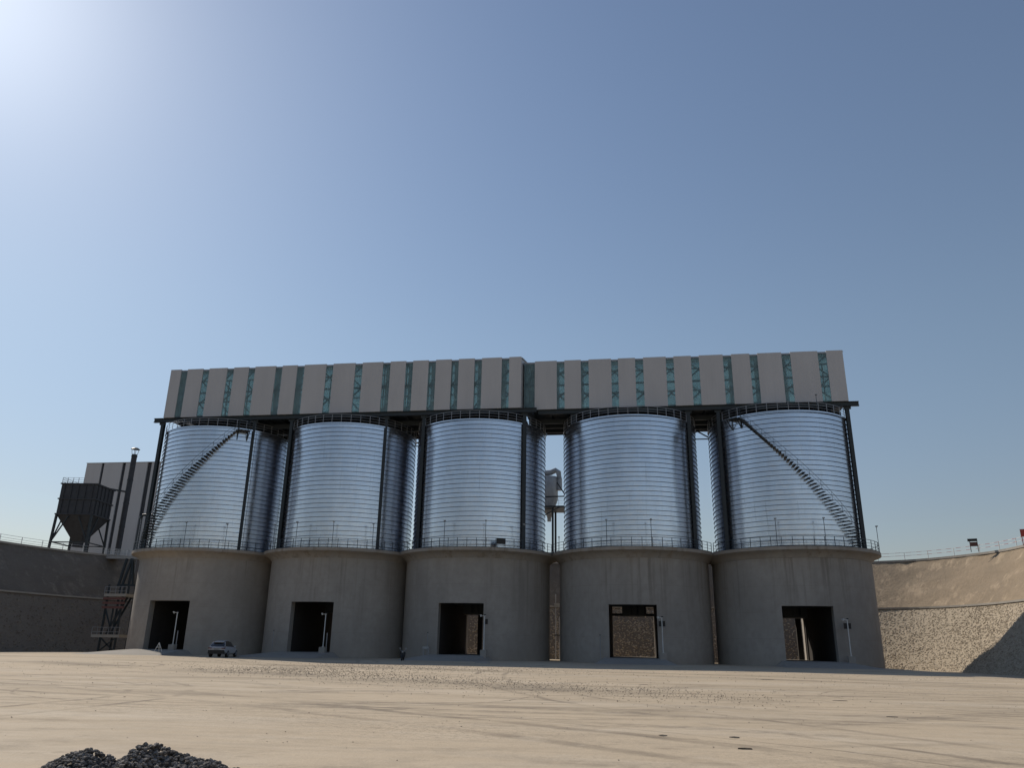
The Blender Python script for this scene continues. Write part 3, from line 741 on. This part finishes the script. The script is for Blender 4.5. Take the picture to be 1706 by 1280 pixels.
# camera poles beside the doors
for i, (x, blk, box, short, lab) in enumerate([
        (-58.5, 1, 0, 1, 'white camera pole with a shorter post on a concrete block, leftmost silo door'),
        (-38.35, 1, 0, 1, 'white camera pole and short post on a block, door of second silo from left'),
        (-18.05, 1, 1, 0, 'white camera pole on a concrete block with a small black box, middle silo door'),
        (3.2, 0, 2, 0, 'white camera pole with a black box at the right of the see-through door'),
        (24.0, 0, 2, 0, 'white camera pole with a black box at the right of the rightmost silo door')]):
    z0 = gz(x)
    t = thing('camera_pole', lab, 'camera pole', (x, 97.25, z0), 0, 'camera poles beside the silo doors')
    H = 5.25-z0
    obj('base_block', MB().mm((-.38, -.38, -.1), (.38, .38, 1.25)).mm((-.44, -.44, -.1), (.44, .44, .25)), t, mat='plain_concrete' if blk else 'concrete')
    obj('pole', MB().bar((0, 0, 1.25), (0, 0, H), .12, n=8).mm((-.14, -.14, 1.25), (.14, .14, 1.28)), t, mat='white_paint')
    obj('cross_arm', MB().bar((-.45, 0, H-.08), (.12, 0, H-.08), .06), t, mat='white_paint')
    obj('camera', MB().box((-.45, -.1, H-.02), (.16, .34, .14), .3).box((-.45, -.02, H-.14), (.1, .1, .12)), t, mat='white_paint')
    obj('camera', MB().lathe([(0, H+.12), (.1, H+.1), (.14, H), (.1, H-.02), (0, H-.02)], 8, c=(.05, 0)), t, mat='black')
    if box: obj('control_box', MB().mm((-.38 if box == 2 else .06, .07, H-1.05), (.38, .27, H-.45)).mm((-.40 if box == 2 else .05, .05, H-.47), (.40, .28, H-.43)), t, mat='black')
    if short: obj('short_post', MB().bar((.35, .15, 0), (.35, .15, 2.9), .12, n=8).lathe([(.08, 2.9), (0, 2.97)], 8, c=(.35, .15)), t, mat='grey_steel')
for i, (x, lab, big) in enumerate([(-45.2, 'thin sensor post left of the door of the second silo from left', 0), (-25.15, 'thin sensor post with a small grey cabinet left of the middle silo door', 1), (-4.1, 'thin sensor post left of the see-through door', 0)]):
    t = thing('sensor_post', lab, 'post', (x, 97.6, 0), 0, 'thin sensor posts left of the doors')
    obj('pole', MB().bar((0, 0, 0), (0, 0, 3.1), .07, n=6), t, mat='grey_steel')
    obj('cap', MB().box((0, 0, 3.14), (.12, .12, .1)), t, mat='dark_steel')
    if big:
        obj('cabinet', MB().mm((-.55, -.15, 1.25), (.25, .2, 1.5)), t, mat='white_duct')
        obj('cabinet_leg', MB().bar((-.45, 0, 0), (-.45, 0, 1.25), .09), t, mat='grey_steel'); obj('cabinet_leg', MB().bar((.18, 0, 0), (.18, 0, 1.25), .09), t, mat='grey_steel')
t = thing('a_frame_stand', 'small white A-frame stand on the ramp by the leftmost silo door', 'stand', (-58.0, 93.4, .40), .3)
obj('leg', MB().bar((-.45, 0, 0), (0, 0, 1.05), .06), t, mat='white_paint'); obj('leg', MB().bar((.45, 0, 0), (0, 0, 1.05), .06), t, mat='white_paint')
obj('crossbar', MB().bar((-.2, 0, .5), (.2, 0, .5), .05).bar((0, 0, 1.05), (0, .35, 0), .06), t, mat='white_paint')

# manhole in the shade
t = thing('manhole', 'dark raised manhole rim on the shaded ground before the middle silo', 'manhole', (-15.4, 82.6, 0), 0)
obj('rim', MB().lathe([(.85, -.05), (.80, .10), (.55, .16), (.5, .12), (.5, -.1)], 24), t, mat='plain_concrete'); obj('cover', MB().lathe([(0, .13), (.5, .13)], 24), t, mat='black')

# ---------------------------------------------------------------- white car
def loft(sections, mb):
    """sections: list of rings with equal count"""
    n = len(sections[0]); o = len(mb.v)
    for s in sections: mb.v += [tuple(p) for p in s]
    for i in range(len(sections)-1):
        mb.f += [(o+i*n+k, o+i*n+(k+1) % n, o+(i+1)*n+(k+1) % n, o+(i+1)*n+k) for k in range(n)]
    mb.f += [tuple(range(o, o+n))[::-1], tuple(range(o+(len(sections)-1)*n, o+len(sections)*n))]
car = thing('parked_car', 'white car parked in the shade against the leftmost silo base', 'car', (-46.7, 86.6, 0), rad(10))
car.scale = (1.06, 1.06, 1.05)
# local: rear at y=0, front at +y (length 4.7)
mb = MB(); secs = []
for y, hw, zb, zt, c in [(0, .80, .55, .98, .12), (.10, .90, .42, 1.06, .14), (.6, .95, .34, 1.10, .12), (1.6, .96, .32, 1.08, .1), (2.8, .96, .32, 1.04, .1), (3.5, .95, .34, 1.02, .14), (4.2, .92, .36, .93, .18), (4.55, .84, .42, .80, .18), (4.68, .70, .5, .70, .1)]:
    secs.append([(-hw+c, y, zb), (hw-c, y, zb), (hw, y, zb+c), (hw+.02, y, (zb+zt)/2), (hw-.03, y, zt-c), (hw-c-.03, y, zt), (-hw+c+.03, y, zt), (-hw+.03, y, zt-c), (-hw-.02, y, (zb+zt)/2), (-hw, y, zb+c)])
loft(secs, mb); body = obj('body', smooth_by_angle(mb.mesh('body', 'car_paint'), 35), car)
mb = MB(); secs = []
for y, hw, zb, zt, c in [(.18, .80, 1.05, 1.10, .03), (.42, .76, 1.05, 1.42, .12), (.75, .72, 1.06, 1.62, .16), (1.7, .72, 1.05, 1.68, .16), (2.5, .72, 1.03, 1.62, .16), (3.1, .76, 1.01, 1.28, .1), (3.45, .80, 1.0, 1.05, .03)]:
    secs.append([(-hw-.05, y, zb), (hw+.05, y, zb), (hw, y, (zb+zt)/2), (hw-c*.5, y, zt-c*.4), (hw-c*1.4, y, zt), (-hw+c*1.4, y, zt), (-hw+c*.5, y, zt-c*.4), (-hw, y, (zb+zt)/2)])
loft(secs, mb); obj('window_band', smooth_by_angle(mb.mesh('window_band', 'car_glass'), 30), car)
mb = MB(); secs = []
for y, hw, z in [(.56, .50, 1.54), (.80, .54, 1.63), (1.7, .54, 1.69), (2.4, .53, 1.64), (2.55, .50, 1.58)]:
    secs.append([(-hw, y, z-.02), (hw, y, z-.02), (hw, y, z+.015), (hw*.7, y, z+.035), (-hw*.7, y, z+.035), (-hw, y, z+.015)])
loft(secs, mb); obj('roof', smooth_by_angle(mb.mesh('roof', 'car_paint'), 50), car)
obj('spoiler', MB().mm((-.52, .36, 1.52), (.52, .62, 1.56)), car, mat='car_paint')
for sx in (-1, 1):
    obj('pillar', MB().bar((sx*.80, .20, 1.06), (sx*.60, .66, 1.56), .07), car, mat='car_paint')
    obj('tail_light', MB().mm((sx*.52, -.03, .86), (sx*.88, .12, .98)), car, mat='tail_light')
    obj('side_mirror', MB().box((sx*1.03, 2.9, 1.12), (.20, .12, .16)), car, mat='car_paint')
    for y in (.95, 3.75):
        w = obj('wheel', MB().lathe([(0, -.02), (.22, -.02), (.34, 0), (.36, .05), (.36, .19), (.34, .24), (0, .24)], 24).mesh('wheel', 'rubber'), car, (sx*.74, y, .36))
        w.rotation_euler = (0, rad(90*sx), 0)
        r = obj('rim', MB().lathe([(0, .25), (.08, .27), (.21, .25), (.23, .235)], 16).mesh('rim', 'grey_steel'), w)
    mb = MB()
    for y in (.95, 3.75): mb.lathe([(.36, 0), (.42, 0), (.42, .03), (.36, .03)], 20)
obj('bumper', MB().mm((-.86, -.07, .34), (.86, .16, .74)), car, mat='black')
obj('number_plate', MB().mm((-.24, -.06, .77), (.24, -.03, .88)), car, mat='grey_steel')
obj('rear_trim', MB().mm((-.5, -.035, .90), (.5, .1, .94)), car, mat='black')

# ---------------------------------------------------------------- scooter
sc = thing('scooter', 'black scooter parked at the foot of the second silo from left', 'scooter', (-25.3, 87.5, 0), rad(8))
for y, nm in ((0, 'wheel'), (1.2, 'wheel')):
    w = obj('wheel', MB().lathe([(.10, -.05), (.22, -.05), (.27, 0), (.22, .05), (.10, .05)], 18, close_prof=True).mesh('wheel', 'rubber'), sc, (0, y, .27)); w.rotation_euler = (0, rad(90), 0)
    obj('rim', MB().lathe([(0, -.03), (.10, -.03), (.10, .03), (0, .03)], 12).mesh('rim', 'grey_steel'), w)
obj('front_fender', MB().lathe([(.30, -.08), (.31, 0), (.30, .08)], 12, rad(-100), rad(60)).mesh('front_fender', 'black'), sc, (0, 0, .27)).rotation_euler = (0, rad(90), 0)
mb = MB(); loft([[(-.2, .05, .35), (.2, .05, .35), (.2, .12, .35), (-.2, .12, .35)], [(-.26, .1, .75), (.26, .1, .75), (.26, .2, .75), (-.26, .2, .75)], [(-.16, .2, 1.0), (.16, .2, 1.0), (.16, .32, 1.0), (-.16, .32, 1.0)]], mb); obj('leg_shield', mb, sc, mat='black')
mb = MB(); loft([[(-.18, .3, .25), (.18, .3, .25), (.18, .3, .38), (-.18, .3, .38)], [(-.18, .65, .25), (.18, .65, .25), (.2, .65, .40), (-.2, .65, .40)], [(-.17, .75, .3), (.17, .75, .3), (.2, .72, .76), (-.2, .72, .76)], [(-.12, 1.5, .55), (.12, 1.5, .55), (.16, 1.45, .80), (-.16, 1.45, .80)]], mb); obj('body', mb, sc, mat='black')
obj('seat', MB().box((0, 1.05, .83), (.30, .75, .12)), sc, mat='rubber')
obj('handlebar', MB().path([(-.36, .38, 1.08), (-.15, .28, 1.04), (.15, .28, 1.04), (.36, .38, 1.08)], .035), sc, mat='grey_steel')
for q in (-1, 1): obj('mirror', MB().bar((q*.25, .32, 1.06), (q*.3, .3, 1.25), .02).box((q*.32, .3, 1.29), (.14, .03, .09)), sc, mat='grey_steel')
obj('headlight', MB().box((0, .12, .92), (.2, .1, .13)), sc, mat='white_duct')
obj('fork', MB().bar((0, 0, .27), (0, .22, .9), .07), sc, mat='dark_steel')

# ---------------------------------------------------------------- stair tower and bridge left of the row
t = thing('stair_tower', 'steel access tower with landings squeezed between the left pit wall and the leftmost silo', 'stair tower', (-75.2, 105.0, 0))
for x in (.9, 3.3):
    for y in (0, 2.6): obj('post', MB().bar((x, y, 0), (x, y, 9.2), .22), t, mat='dark_steel')
for z, x0 in ((2.0, -.4), (7.55, .5)):
    lnd = obj('landing', MB().mm((x0, -.3, z), (3.9, 2.9, z+.38)), t, mat='plain_concrete')
    mb = MB()
    for zz in (.75, 1.35): mb.bar((x0, -.28, z+zz), (3.9, -.28, z+zz), .05); mb.bar((x0, -.28, z+zz), (x0, 2.9, z+zz), .05)
    k = x0
    while k < 4: mb.bar((k, -.28, z+.38), (k, -.28, z+1.38), .05); k += .85
    obj('railing', mb, lnd, mat='grey_steel')
for z in (5.9, 6.5, 7.1): obj('red_beam', MB().mm((.5, -.36, z), (3.9, -.2, z+.32)), t, mat='dull_red')
mb = MB()
for (a, b) in (((.9, 0, 5.9), (2.2, 0, 3.2)), ((3.3, 0, 5.9), (2.0, 0, 3.2)), ((2.1, 0, 5.9), (2.1, 0, 2.4)), ((.9, 0, .1), (3.3, 0, 2.0)), ((3.3, 0, .1), (.9, 0, 2.0))): mb.bar(a, b, .16)
mb.bar((1.0, .9, 2.4), (3.4, .9, 7.5), .06, .3); mb.bar((1.0, 1.8, 2.4), (3.4, 1.8, 7.5), .06, .3)
obj('bracing', mb, t, mat='dark_steel')
mb = MB()
for (a, b) in (((1.6, 1, 9.2), (2.1, 1.2, 13.0)), ((2.2, 1, 9.2), (2.9, 1.2, 13.0)), ((3.9, 1, 9.2), (3.0, 1.2, 13.0)), ((1.4, 1, 9.2), (4.2, 1, 9.2))): mb.bar(a, b, .28)
obj('strut', mb, t, mat='dark_steel')
t = thing('walkway_bridge', 'flat concrete walkway bridge joining the leftmost silo deck to the top of the pit wall', 'walkway', (-70.6, 108.5, ZD-.35))
d = Vector((-17., 14., 1.6)); L_ = d.length; nn = Vector((14, 17, 0)).normalized()*.9
mb = MB(); pts = [Vector((0, 0, 0))-nn, Vector((0, 0, 0))+nn, d+nn, d-nn]
mb.add([tuple(p) for p in pts]+[tuple(p+Vector((0, 0, .35))) for p in pts], [(3, 2, 1, 0), (4, 5, 6, 7), (0, 1, 5, 4), (1, 2, 6, 5), (2, 3, 7, 6), (3, 0, 4, 7)]); obj('deck', mb, t, mat='plain_concrete')
mb = MB()
for s in (-.95, .95):
    for z in (.75, 1.1, 1.5): mb.bar(tuple(nn*s+Vector((0, 0, z))), tuple(d+nn*s+Vector((0, 0, z))), .05)
    for k in range(13): p = d*(k/12)+nn*s; mb.bar(tuple(p+Vector((0, 0, .3))), tuple(p+Vector((0, 0, 1.5))), .05)
obj('railing', mb, t, mat='grey_steel')

# ---------------------------------------------------------------- plant on the upper ground, left
bld = thing('clad_building', 'tall windowless grey clad building behind the left pit wall', 'building', (-128.3, 165, ZT))
xs_ = [(0, 3.95), (4.6, 9.35), (10.2, 15.8), (16.9, 21.5), (22.4, 27), (27.9, 32.4)]
for a, b in xs_: obj('wall_panel', MB().mm((a, 0, 0), (b, .35, 26.45)), bld, mat='cladding')
for k in range(len(xs_)-1): obj('recessed_strip', MB().mm((xs_[k][1], .3, 0), (xs_[k+1][0], .38, 26.2)), bld, mat='hopper_steel')
obj('side_wall', MB().mm((0.01, .36, 0), (.3, 14, 26.4)), bld, mat='cladding'); obj('side_wall', MB().mm((32.1, .36, 0), (32.39, 14, 26.4)), bld, mat='cladding')
obj('roof', MB().mm((-.1, -.1, 26.46), (32.5, 14.1, 26.6)), bld, mat='roof_sheet')
obj('rear_wall', MB().mm((.31, 13.7, 0), (32.08, 14, 26.4)), bld, mat='cladding')

hp = thing('steel_hopper', 'dark steel hopper bin on legs standing before the clad building on the left', 'hopper', (-108.2, 141, ZT), rad(9))
H0, H1, H2 = 4.6, 9.7, 15.7
mb = MB(); a = 3.5
mb.mm((-a, -a, H1), (a, a, H2)); obj('bin', mb, hp, mat='hopper_steel')
mb = MB(); loft([[(-a, -a, H1), (a, -a, H1), (a, a, H1), (-a, a, H1)], [(-.7, -.7, H0), (.7, -.7, H0), (.7, .7, H0), (-.7, .7, H0)]], mb)
mb.mm((-.7, -.7, H0-.9), (.7, .7, H0-.001)); obj('cone', mb, hp, mat='hopper_steel')
mb = MB()
for k in range(5):
    u = -a+a*2*(k+.5)/5
    for q in (-1, 1): mb.mm((u-.07, q*a, H1), (u+.07, q*(a+.14), H2)) if q > 0 else mb.mm((u-.07, -a-.14, H1), (u+.07, -a, H2)); 
    mb.mm((a, u-.07, H1), (a+.14, u+.07, H2)); mb.mm((-a-.14, u-.07, H1), (-a, u+.07, H2))
for z in (H1, (H1+H2)/2, H2): mb.mm((-a-.2, -a-.2, z-.12), (a+.2, a+.2, z+.12))
obj('stiffener', mb, hp, mat='hopper_steel')
for sx in (-1, 1):
    for sy in (-1, 1): obj('leg', MB().bar((sx*(a+.1), sy*(a+.1), 0), (sx*(a-.1), sy*(a-.1), H1), .38), hp, mat='dark_steel')
mb = MB()
for q in (-1, 1):
    mb.bar((-a, q*a, 4.3), (a, q*a, 4.3), .2); mb.bar((q*a, -a, 4.3), (q*a, a, 4.3), .2)
    mb.bar((-a, q*a, 4.3), (-1, q*a, H1-.4), .2); mb.bar((a, q*a, 4.3), (1, q*a, H1-.4), .2); mb.bar((q*a, -a, 4.3), (q*a, -1, H1-.4), .2)
obj('bracing', mb, hp, mat='dark_steel')
mb = MB()
for z in (.4, .8, 1.2):
    mb.path([(-a, -a, H2+z), (a*.2, -a, H2+z)], .07, 4); mb.path([(-a, -a, H2+z), (-a, a, H2+z)], .07, 4)
for k in range(5): mb.bar((-a, -a+a*2*k/4, H2), (-a, -a+a*2*k/4, H2+1.2), .07); mb.bar((-a+a*1.2*k/4, -a, H2), (-a+a*1.2*k/4, -a, H2+1.2), .07)
obj('railing', mb, hp, mat='grey_steel')

sk = thing('exhaust_stack', 'tall dark exhaust stack with a small rain cap behind the hopper', 'stack', (-105.7, 150, ZT))
obj('pipe', smooth_by_angle(MB().lathe([(.56, 0), (.56, 24.6), (.50, 24.6)], 20).mesh('pipe', 'hopper_steel')), sk)
mb = MB().lathe([(.95, 25.75), (.5, 26.05), (0, 26.15)], 16).lathe([(0, 25.7), (.95, 25.75)], 16); obj('rain_cap', mb, sk, mat='dark_steel')
for k in range(4): obj('cap_strut', MB().bar(pol(.52, 45+90*k, 24.5), pol(.72, 45+90*k, 25.76), .07), sk, mat='grey_steel')
for z in (4, 9, 14, 19, 24.2): obj('flange', MB().lathe([(.56, z-.08), (.63, z-.08), (.63, z+.08), (.56, z+.08)], 20), sk, mat='dark_steel')
obj('duct_arm', MB().bar((0, 0, 16.4), (-4.3, -2.5, 16.9), .5, .3), sk, mat='dark_steel')
pt = thing('gooseneck_pipe', 'thin gooseneck pipe bending over beside the left end of the silo deck', 'pipe', (-80.1, 118, ZM))
obj('pipe', smooth_by_angle(MB().path([(0, 0, 0), (0, 0, 12.9), (.08, 0, 13.25), (.35, 0, 13.5), (.7, 0, 13.55), (2.2, 0, 13.5)], .42, 8).mesh('pipe', 'dark_steel')), pt)
mb = MB()
for k in range(20): z = 4.5+k*.42; mb.bar((.28, -.25, z), (.75, -.25, z), .04)
mb.bar((.28, -.25, 4), (.28, -.25, 12.9), .05); mb.bar((.75, -.25, 4), (.75, -.25, 12.9), .05)
obj('ladder', mb, pt, mat='grey_steel')
o = obj('concrete_plinth', MB().mm((-4.2, -1.2, 0), (4.6, 1.2, .75)), None, (-103.5, 124.5, ZT), rad(-30), mat='plain_concrete'); tag(o, 'low pale concrete plinth on the crest of the pit wall under the hopper', 'plinth')

# cyclone seen through the slot between the silos
t = thing('dust_collector', 'pale dust collector with bent duct on a platform, in the gap between two silos', 'dust collector', (-14.6, 140, ZT))
obj('vessel', smooth_by_angle(MB().lathe([(0, 16.3), (1.5, 16.1), (1.6, 15.8), (1.6, 12.0), (.35, 8.6), (.35, 8.0), (0, 8.0)], 28).mesh('vessel', 'white_duct'), 40), t)
obj('duct', smooth_by_angle(MB().path([(-1.2, -.3, 16.8), (.3, -.3, 16.9), (1.2, -.3, 17.3), (1.75, -.3, 16.9), (1.9, -.3, 15.6), (1.9, -.3, 13.6)], 1.0, 12).mesh('duct', 'white_duct')), t)
obj('platform', MB().mm((-5, -3, 10.05), (5, 3, 10.35)), t, mat='dark_steel')
mb = MB()
for z in (10.75, 11.15, 11.5): mb.bar((-5, -3, z), (5, -3, z), .05)
for k in range(11): mb.bar((-5+k, -3, 10.3), (-5+k, -3, 11.5), .05)
obj('railing', mb, t, mat='grey_steel')
for x in (-4.5, .9, 4.5):
    for y in (-2.6, 2.6): obj('leg', MB().bar((x, y, 0), (x, y, 10.1), .35), t, mat='dark_steel')
mb = MB(); mb.bar((-1.2, -3, 8.3), (2.2, -3, 10.1), .18).bar((4.5, -3, 10.2), (1.7, -3, 14.5), .2).bar((-4.5, -3, 11.9), (4.5, -3, 12.0), .2); mb.bar((.8, -2.6, 7.8), (.8, -2.6, 10), .12)
obj('bracing', mb, t, mat='dark_steel')
t = thing('storage_building', 'low pale building with a white roof edge, seen in the slot below the silo deck', 'building', (-22, 150, ZT))
obj('wall', MB().mm((0, 0, 0), (44, 8, 1.3)), t, mat='cladding'); obj('roof', MB().mm((-.3, -.4, 1.31), (44.3, 8.4, 1.9)), t, mat='white_paint')

# pipes in the slots below the deck
for x, y, lab in ((-10.9, 119.2, 'vertical pipes running down the pit wall in the slot right of the middle silo'), (9.6, 119.2, 'vertical pipes running down the pit wall in the slot left of the rightmost silo')):
    t = thing('drain_pipes', lab, 'pipes', (x, y, 0))
    for k, (dx, h) in enumerate(((-.55, 9.2), (0, 6.0), (.45, 6.4))): obj('pipe', MB().bar((dx, .2*k, 0), (dx, .2*k, h), .16, n=8), t, mat='grey_steel')
    obj('bracket', MB().mm((-.8, -.1, 7.3), (.8, .5, 7.9)), t, mat='white_duct'); obj('bracket', MB().mm((-.8, -.1, 3.3), (.8, .5, 3.45)), t, mat='dark_steel')

# ---------------------------------------------------------------- railings on the crest
def crest_rail(i0, i1, label, mat, h, group, step=2):
    p0 = TOP[i0]
    t = thing('crest_railing', label, 'railing', (p0.x, p0.y, ZT), 0, group)
    line = TOP[i0:i1]
    pts = [(p.x-p0.x, p.y-p0.y) for p in line]
    for z in h: obj('rail', MB().path([(x, y, z) for x, y in pts], .06, 4), t, mat=mat)
    pm = MB().mm((-.035, -.035, 0), (.035, .035, h[0])).mesh('post', 'white_paint')
    for x, y in pts[::step]: obj('post', pm, t, (x, y, 0))
idx = lambda cond: [i for i, p in enumerate(TOP) if cond(p)]
li = idx(lambda p: p.x < -60 and 50 < p.y < 132); ri = idx(lambda p: p.x > 33 and 60 < p.y)
crest_rail(li[0], li[-1]+1, 'thin white railing along the crest of the left pit wall', 'grey_steel', (1.15, .75, .4), None, 2)
crest_rail(ri[0], ri[-1]+1, 'red and white striped railing along the crest of the right pit wall', 'striped', (1.25, .8), None, 2)
bi = idx(lambda p: -70 < p.x < 32 and p.y > 130)
t = thing('warning_sign', 'small red sign under a black panel on the crest of the right pit wall', 'sign', (47.4, 119.0, ZT+.1), rad(-20))
obj('roof_panel', MB().box((0, 0, 1.65), (1.2, .4, .34)), t, mat='black'); obj('panel', MB().mm((-.4, -.05, .78), (.55, .04, 1.35)), t, mat='dull_red')
for x in (-.35, .55): obj('leg', MB().bar((x, 0, 0), (x, 0, 1.5), .08), t, mat='dark_steel')
t = thing('red_sign', 'red sign on a post on the pit wall crest, at the right edge', 'sign', (50.3, 111.0, ZT), rad(-25))
obj('post', MB().bar((0, 0, 0), (0, 0, 2.1), .09), t, mat='red_paint'); obj('panel', MB().mm((-.1, -.08, 1.15), (1.2, -.03, 2.05)), t, mat='red_paint')
obj('frame', MB().mm((-.14, -.07, 1.1), (1.24, -.035, 1.148)).mm((-.14, -.07, 2.052), (1.24, -.035, 2.1)), t, mat='white_paint')

# ================================================================ FOREGROUND
random.seed(21)
PROF = [(-8, 0), (-7.4, .02), (-6.3, .17), (-5.7, .37), (-5.36, .49), (-5.1, .60), (-4.93, .67), (-4.8, .665), (-4.68, .59), (-4.48, .47), (-4.34, .62), (-4.24, .73), (-4.16, .755), (-4.03, .69), (-3.86, .625), (-3.66, .60), (-3.5, .555), (-3.2, .40), (-2.8, .12), (-2.4, .0), (-1, 0)]
def pile_h(x, y):
    x += .05*math.sin(y*5+x*3)
    for (xa, ha), (xb, hb) in zip(PROF, PROF[1:]):
        if xa <= x < xb: h = ha+(hb-ha)*(x-xa)/(xb-xa); break
    else: return -.03
    d = abs(y-7+.12*math.sin(x*4))/(1.75 if y < 7 else 1.0)
    return h*max(0, 1-d**1.25)*(1+.05*math.sin(x*9)*math.sin(y*8)) - .02
mb = MB()
gx = [-8.2+i*.1 for i in range(64)]; gy = [4.6+i*.1 for i in range(43)]
mb.v = [(x, y, pile_h(x, y)-.03) for y in gy for x in gx]; n = len(gx)
mb.f = [(j*n+i, j*n+i+1, (j+1)*n+i+1, (j+1)*n+i) for j in range(len(gy)-1) for i in range(n-1)]
c = 0
while c < 26000:
    x, y = random.uniform(-7.4, -2.3), random.uniform(4.9, 8.6); h = pile_h(x, y)
    if h < .02 and random.random() > .25: continue
    add_stone(mb, (x, y, max(h, 0)+random.uniform(-.015, .02)), random.choice((.007, .009, .012, .014, .017, .020, .027))*random.uniform(.8, 1.25)); c += 1
o = obj('gravel_pile', mb, mat='crushed_stone', kind='stuff'); o['label'] = 'pile of dark crushed stone with two humps in the near left corner'; o['category'] = 'gravel pile'

mb = MB(); random.seed(4)
for k in range(6500):
    u = random.random()
    if u < .55:
        t = random.random(); x = -26+30*t+random.gauss(0, 1.5); y = 52-22*t+random.gauss(0, 3.2)
    elif u < .8: x, y = random.gauss(-18, 7), random.gauss(58, 6)
    else: x, y = random.uniform(-45, 35), random.uniform(12, 75)
    if y < 11: continue
    r = min(.007+.0006*y*random.uniform(.3, 1.0), .032)
    add_stone(mb, (x, y, gz(x)+.035*math.sin(x*.21+y*.13)*math.sin(y*.17-x*.05)*(1 if 15 < y < 85 else .2)+r*.25), r)
obj('loose_stones', mb, mat='yard_stone', kind='stuff')

for (x, y, w, d, lab) in [(.48, 16.8, .26, .35, 'small dark scrap on the near yard, just right of centre'), (1.85, 16.9, .34, .5, 'dark oval scrap, the upper of a near pair right of centre'),
                          (1.79, 15.0, .36, .14, 'thin dark strip of scrap, the nearest one right of centre'), (6.61, 23.4, .5, .18, 'dark strip of scrap on the right side of the near yard'),
                          (6.92, 30.2, .75, .22, 'long dark strip of scrap in the middle of the right yard'), (7.63, 50.7, 1.1, .35, 'farthest dark strip of scrap on the right, near the shadow'),
                          (.33, 40.7, .7, .4, 'dark lump of scrap in the middle distance, centre of the yard')]:
    mb = MB(); N = 11; rs = random.Random(int(x*100)+int(y))
    w, d = w*.8, d*.7
    ring = [(w/2*rs.uniform(.7, 1.1)*math.cos(2*math.pi*k/N), d/2*rs.uniform(.7, 1.1)*math.sin(2*math.pi*k/N)) for k in range(N)]
    mb.v = [(a, b, -.05) for a, b in ring]+[(a*.85, b*.85, .012*rs.uniform(.6, 1.3)) for a, b in ring]+[(0, 0, .018)]
    mb.f = [(k, (k+1) % N, N+(k+1) % N, N+k) for k in range(N)]+[(N+k, N+(k+1) % N, 2*N) for k in range(N)]
    zz = gz(x)+.035*math.sin(x*.21+y*.13)*math.sin(y*.17-x*.05)
    o = obj('scrap', mb, None, (x, y, zz), rs.uniform(-.2, .2), mat='scrap'); tag(o, lab, 'scrap', 'dark scraps lying on the yard')
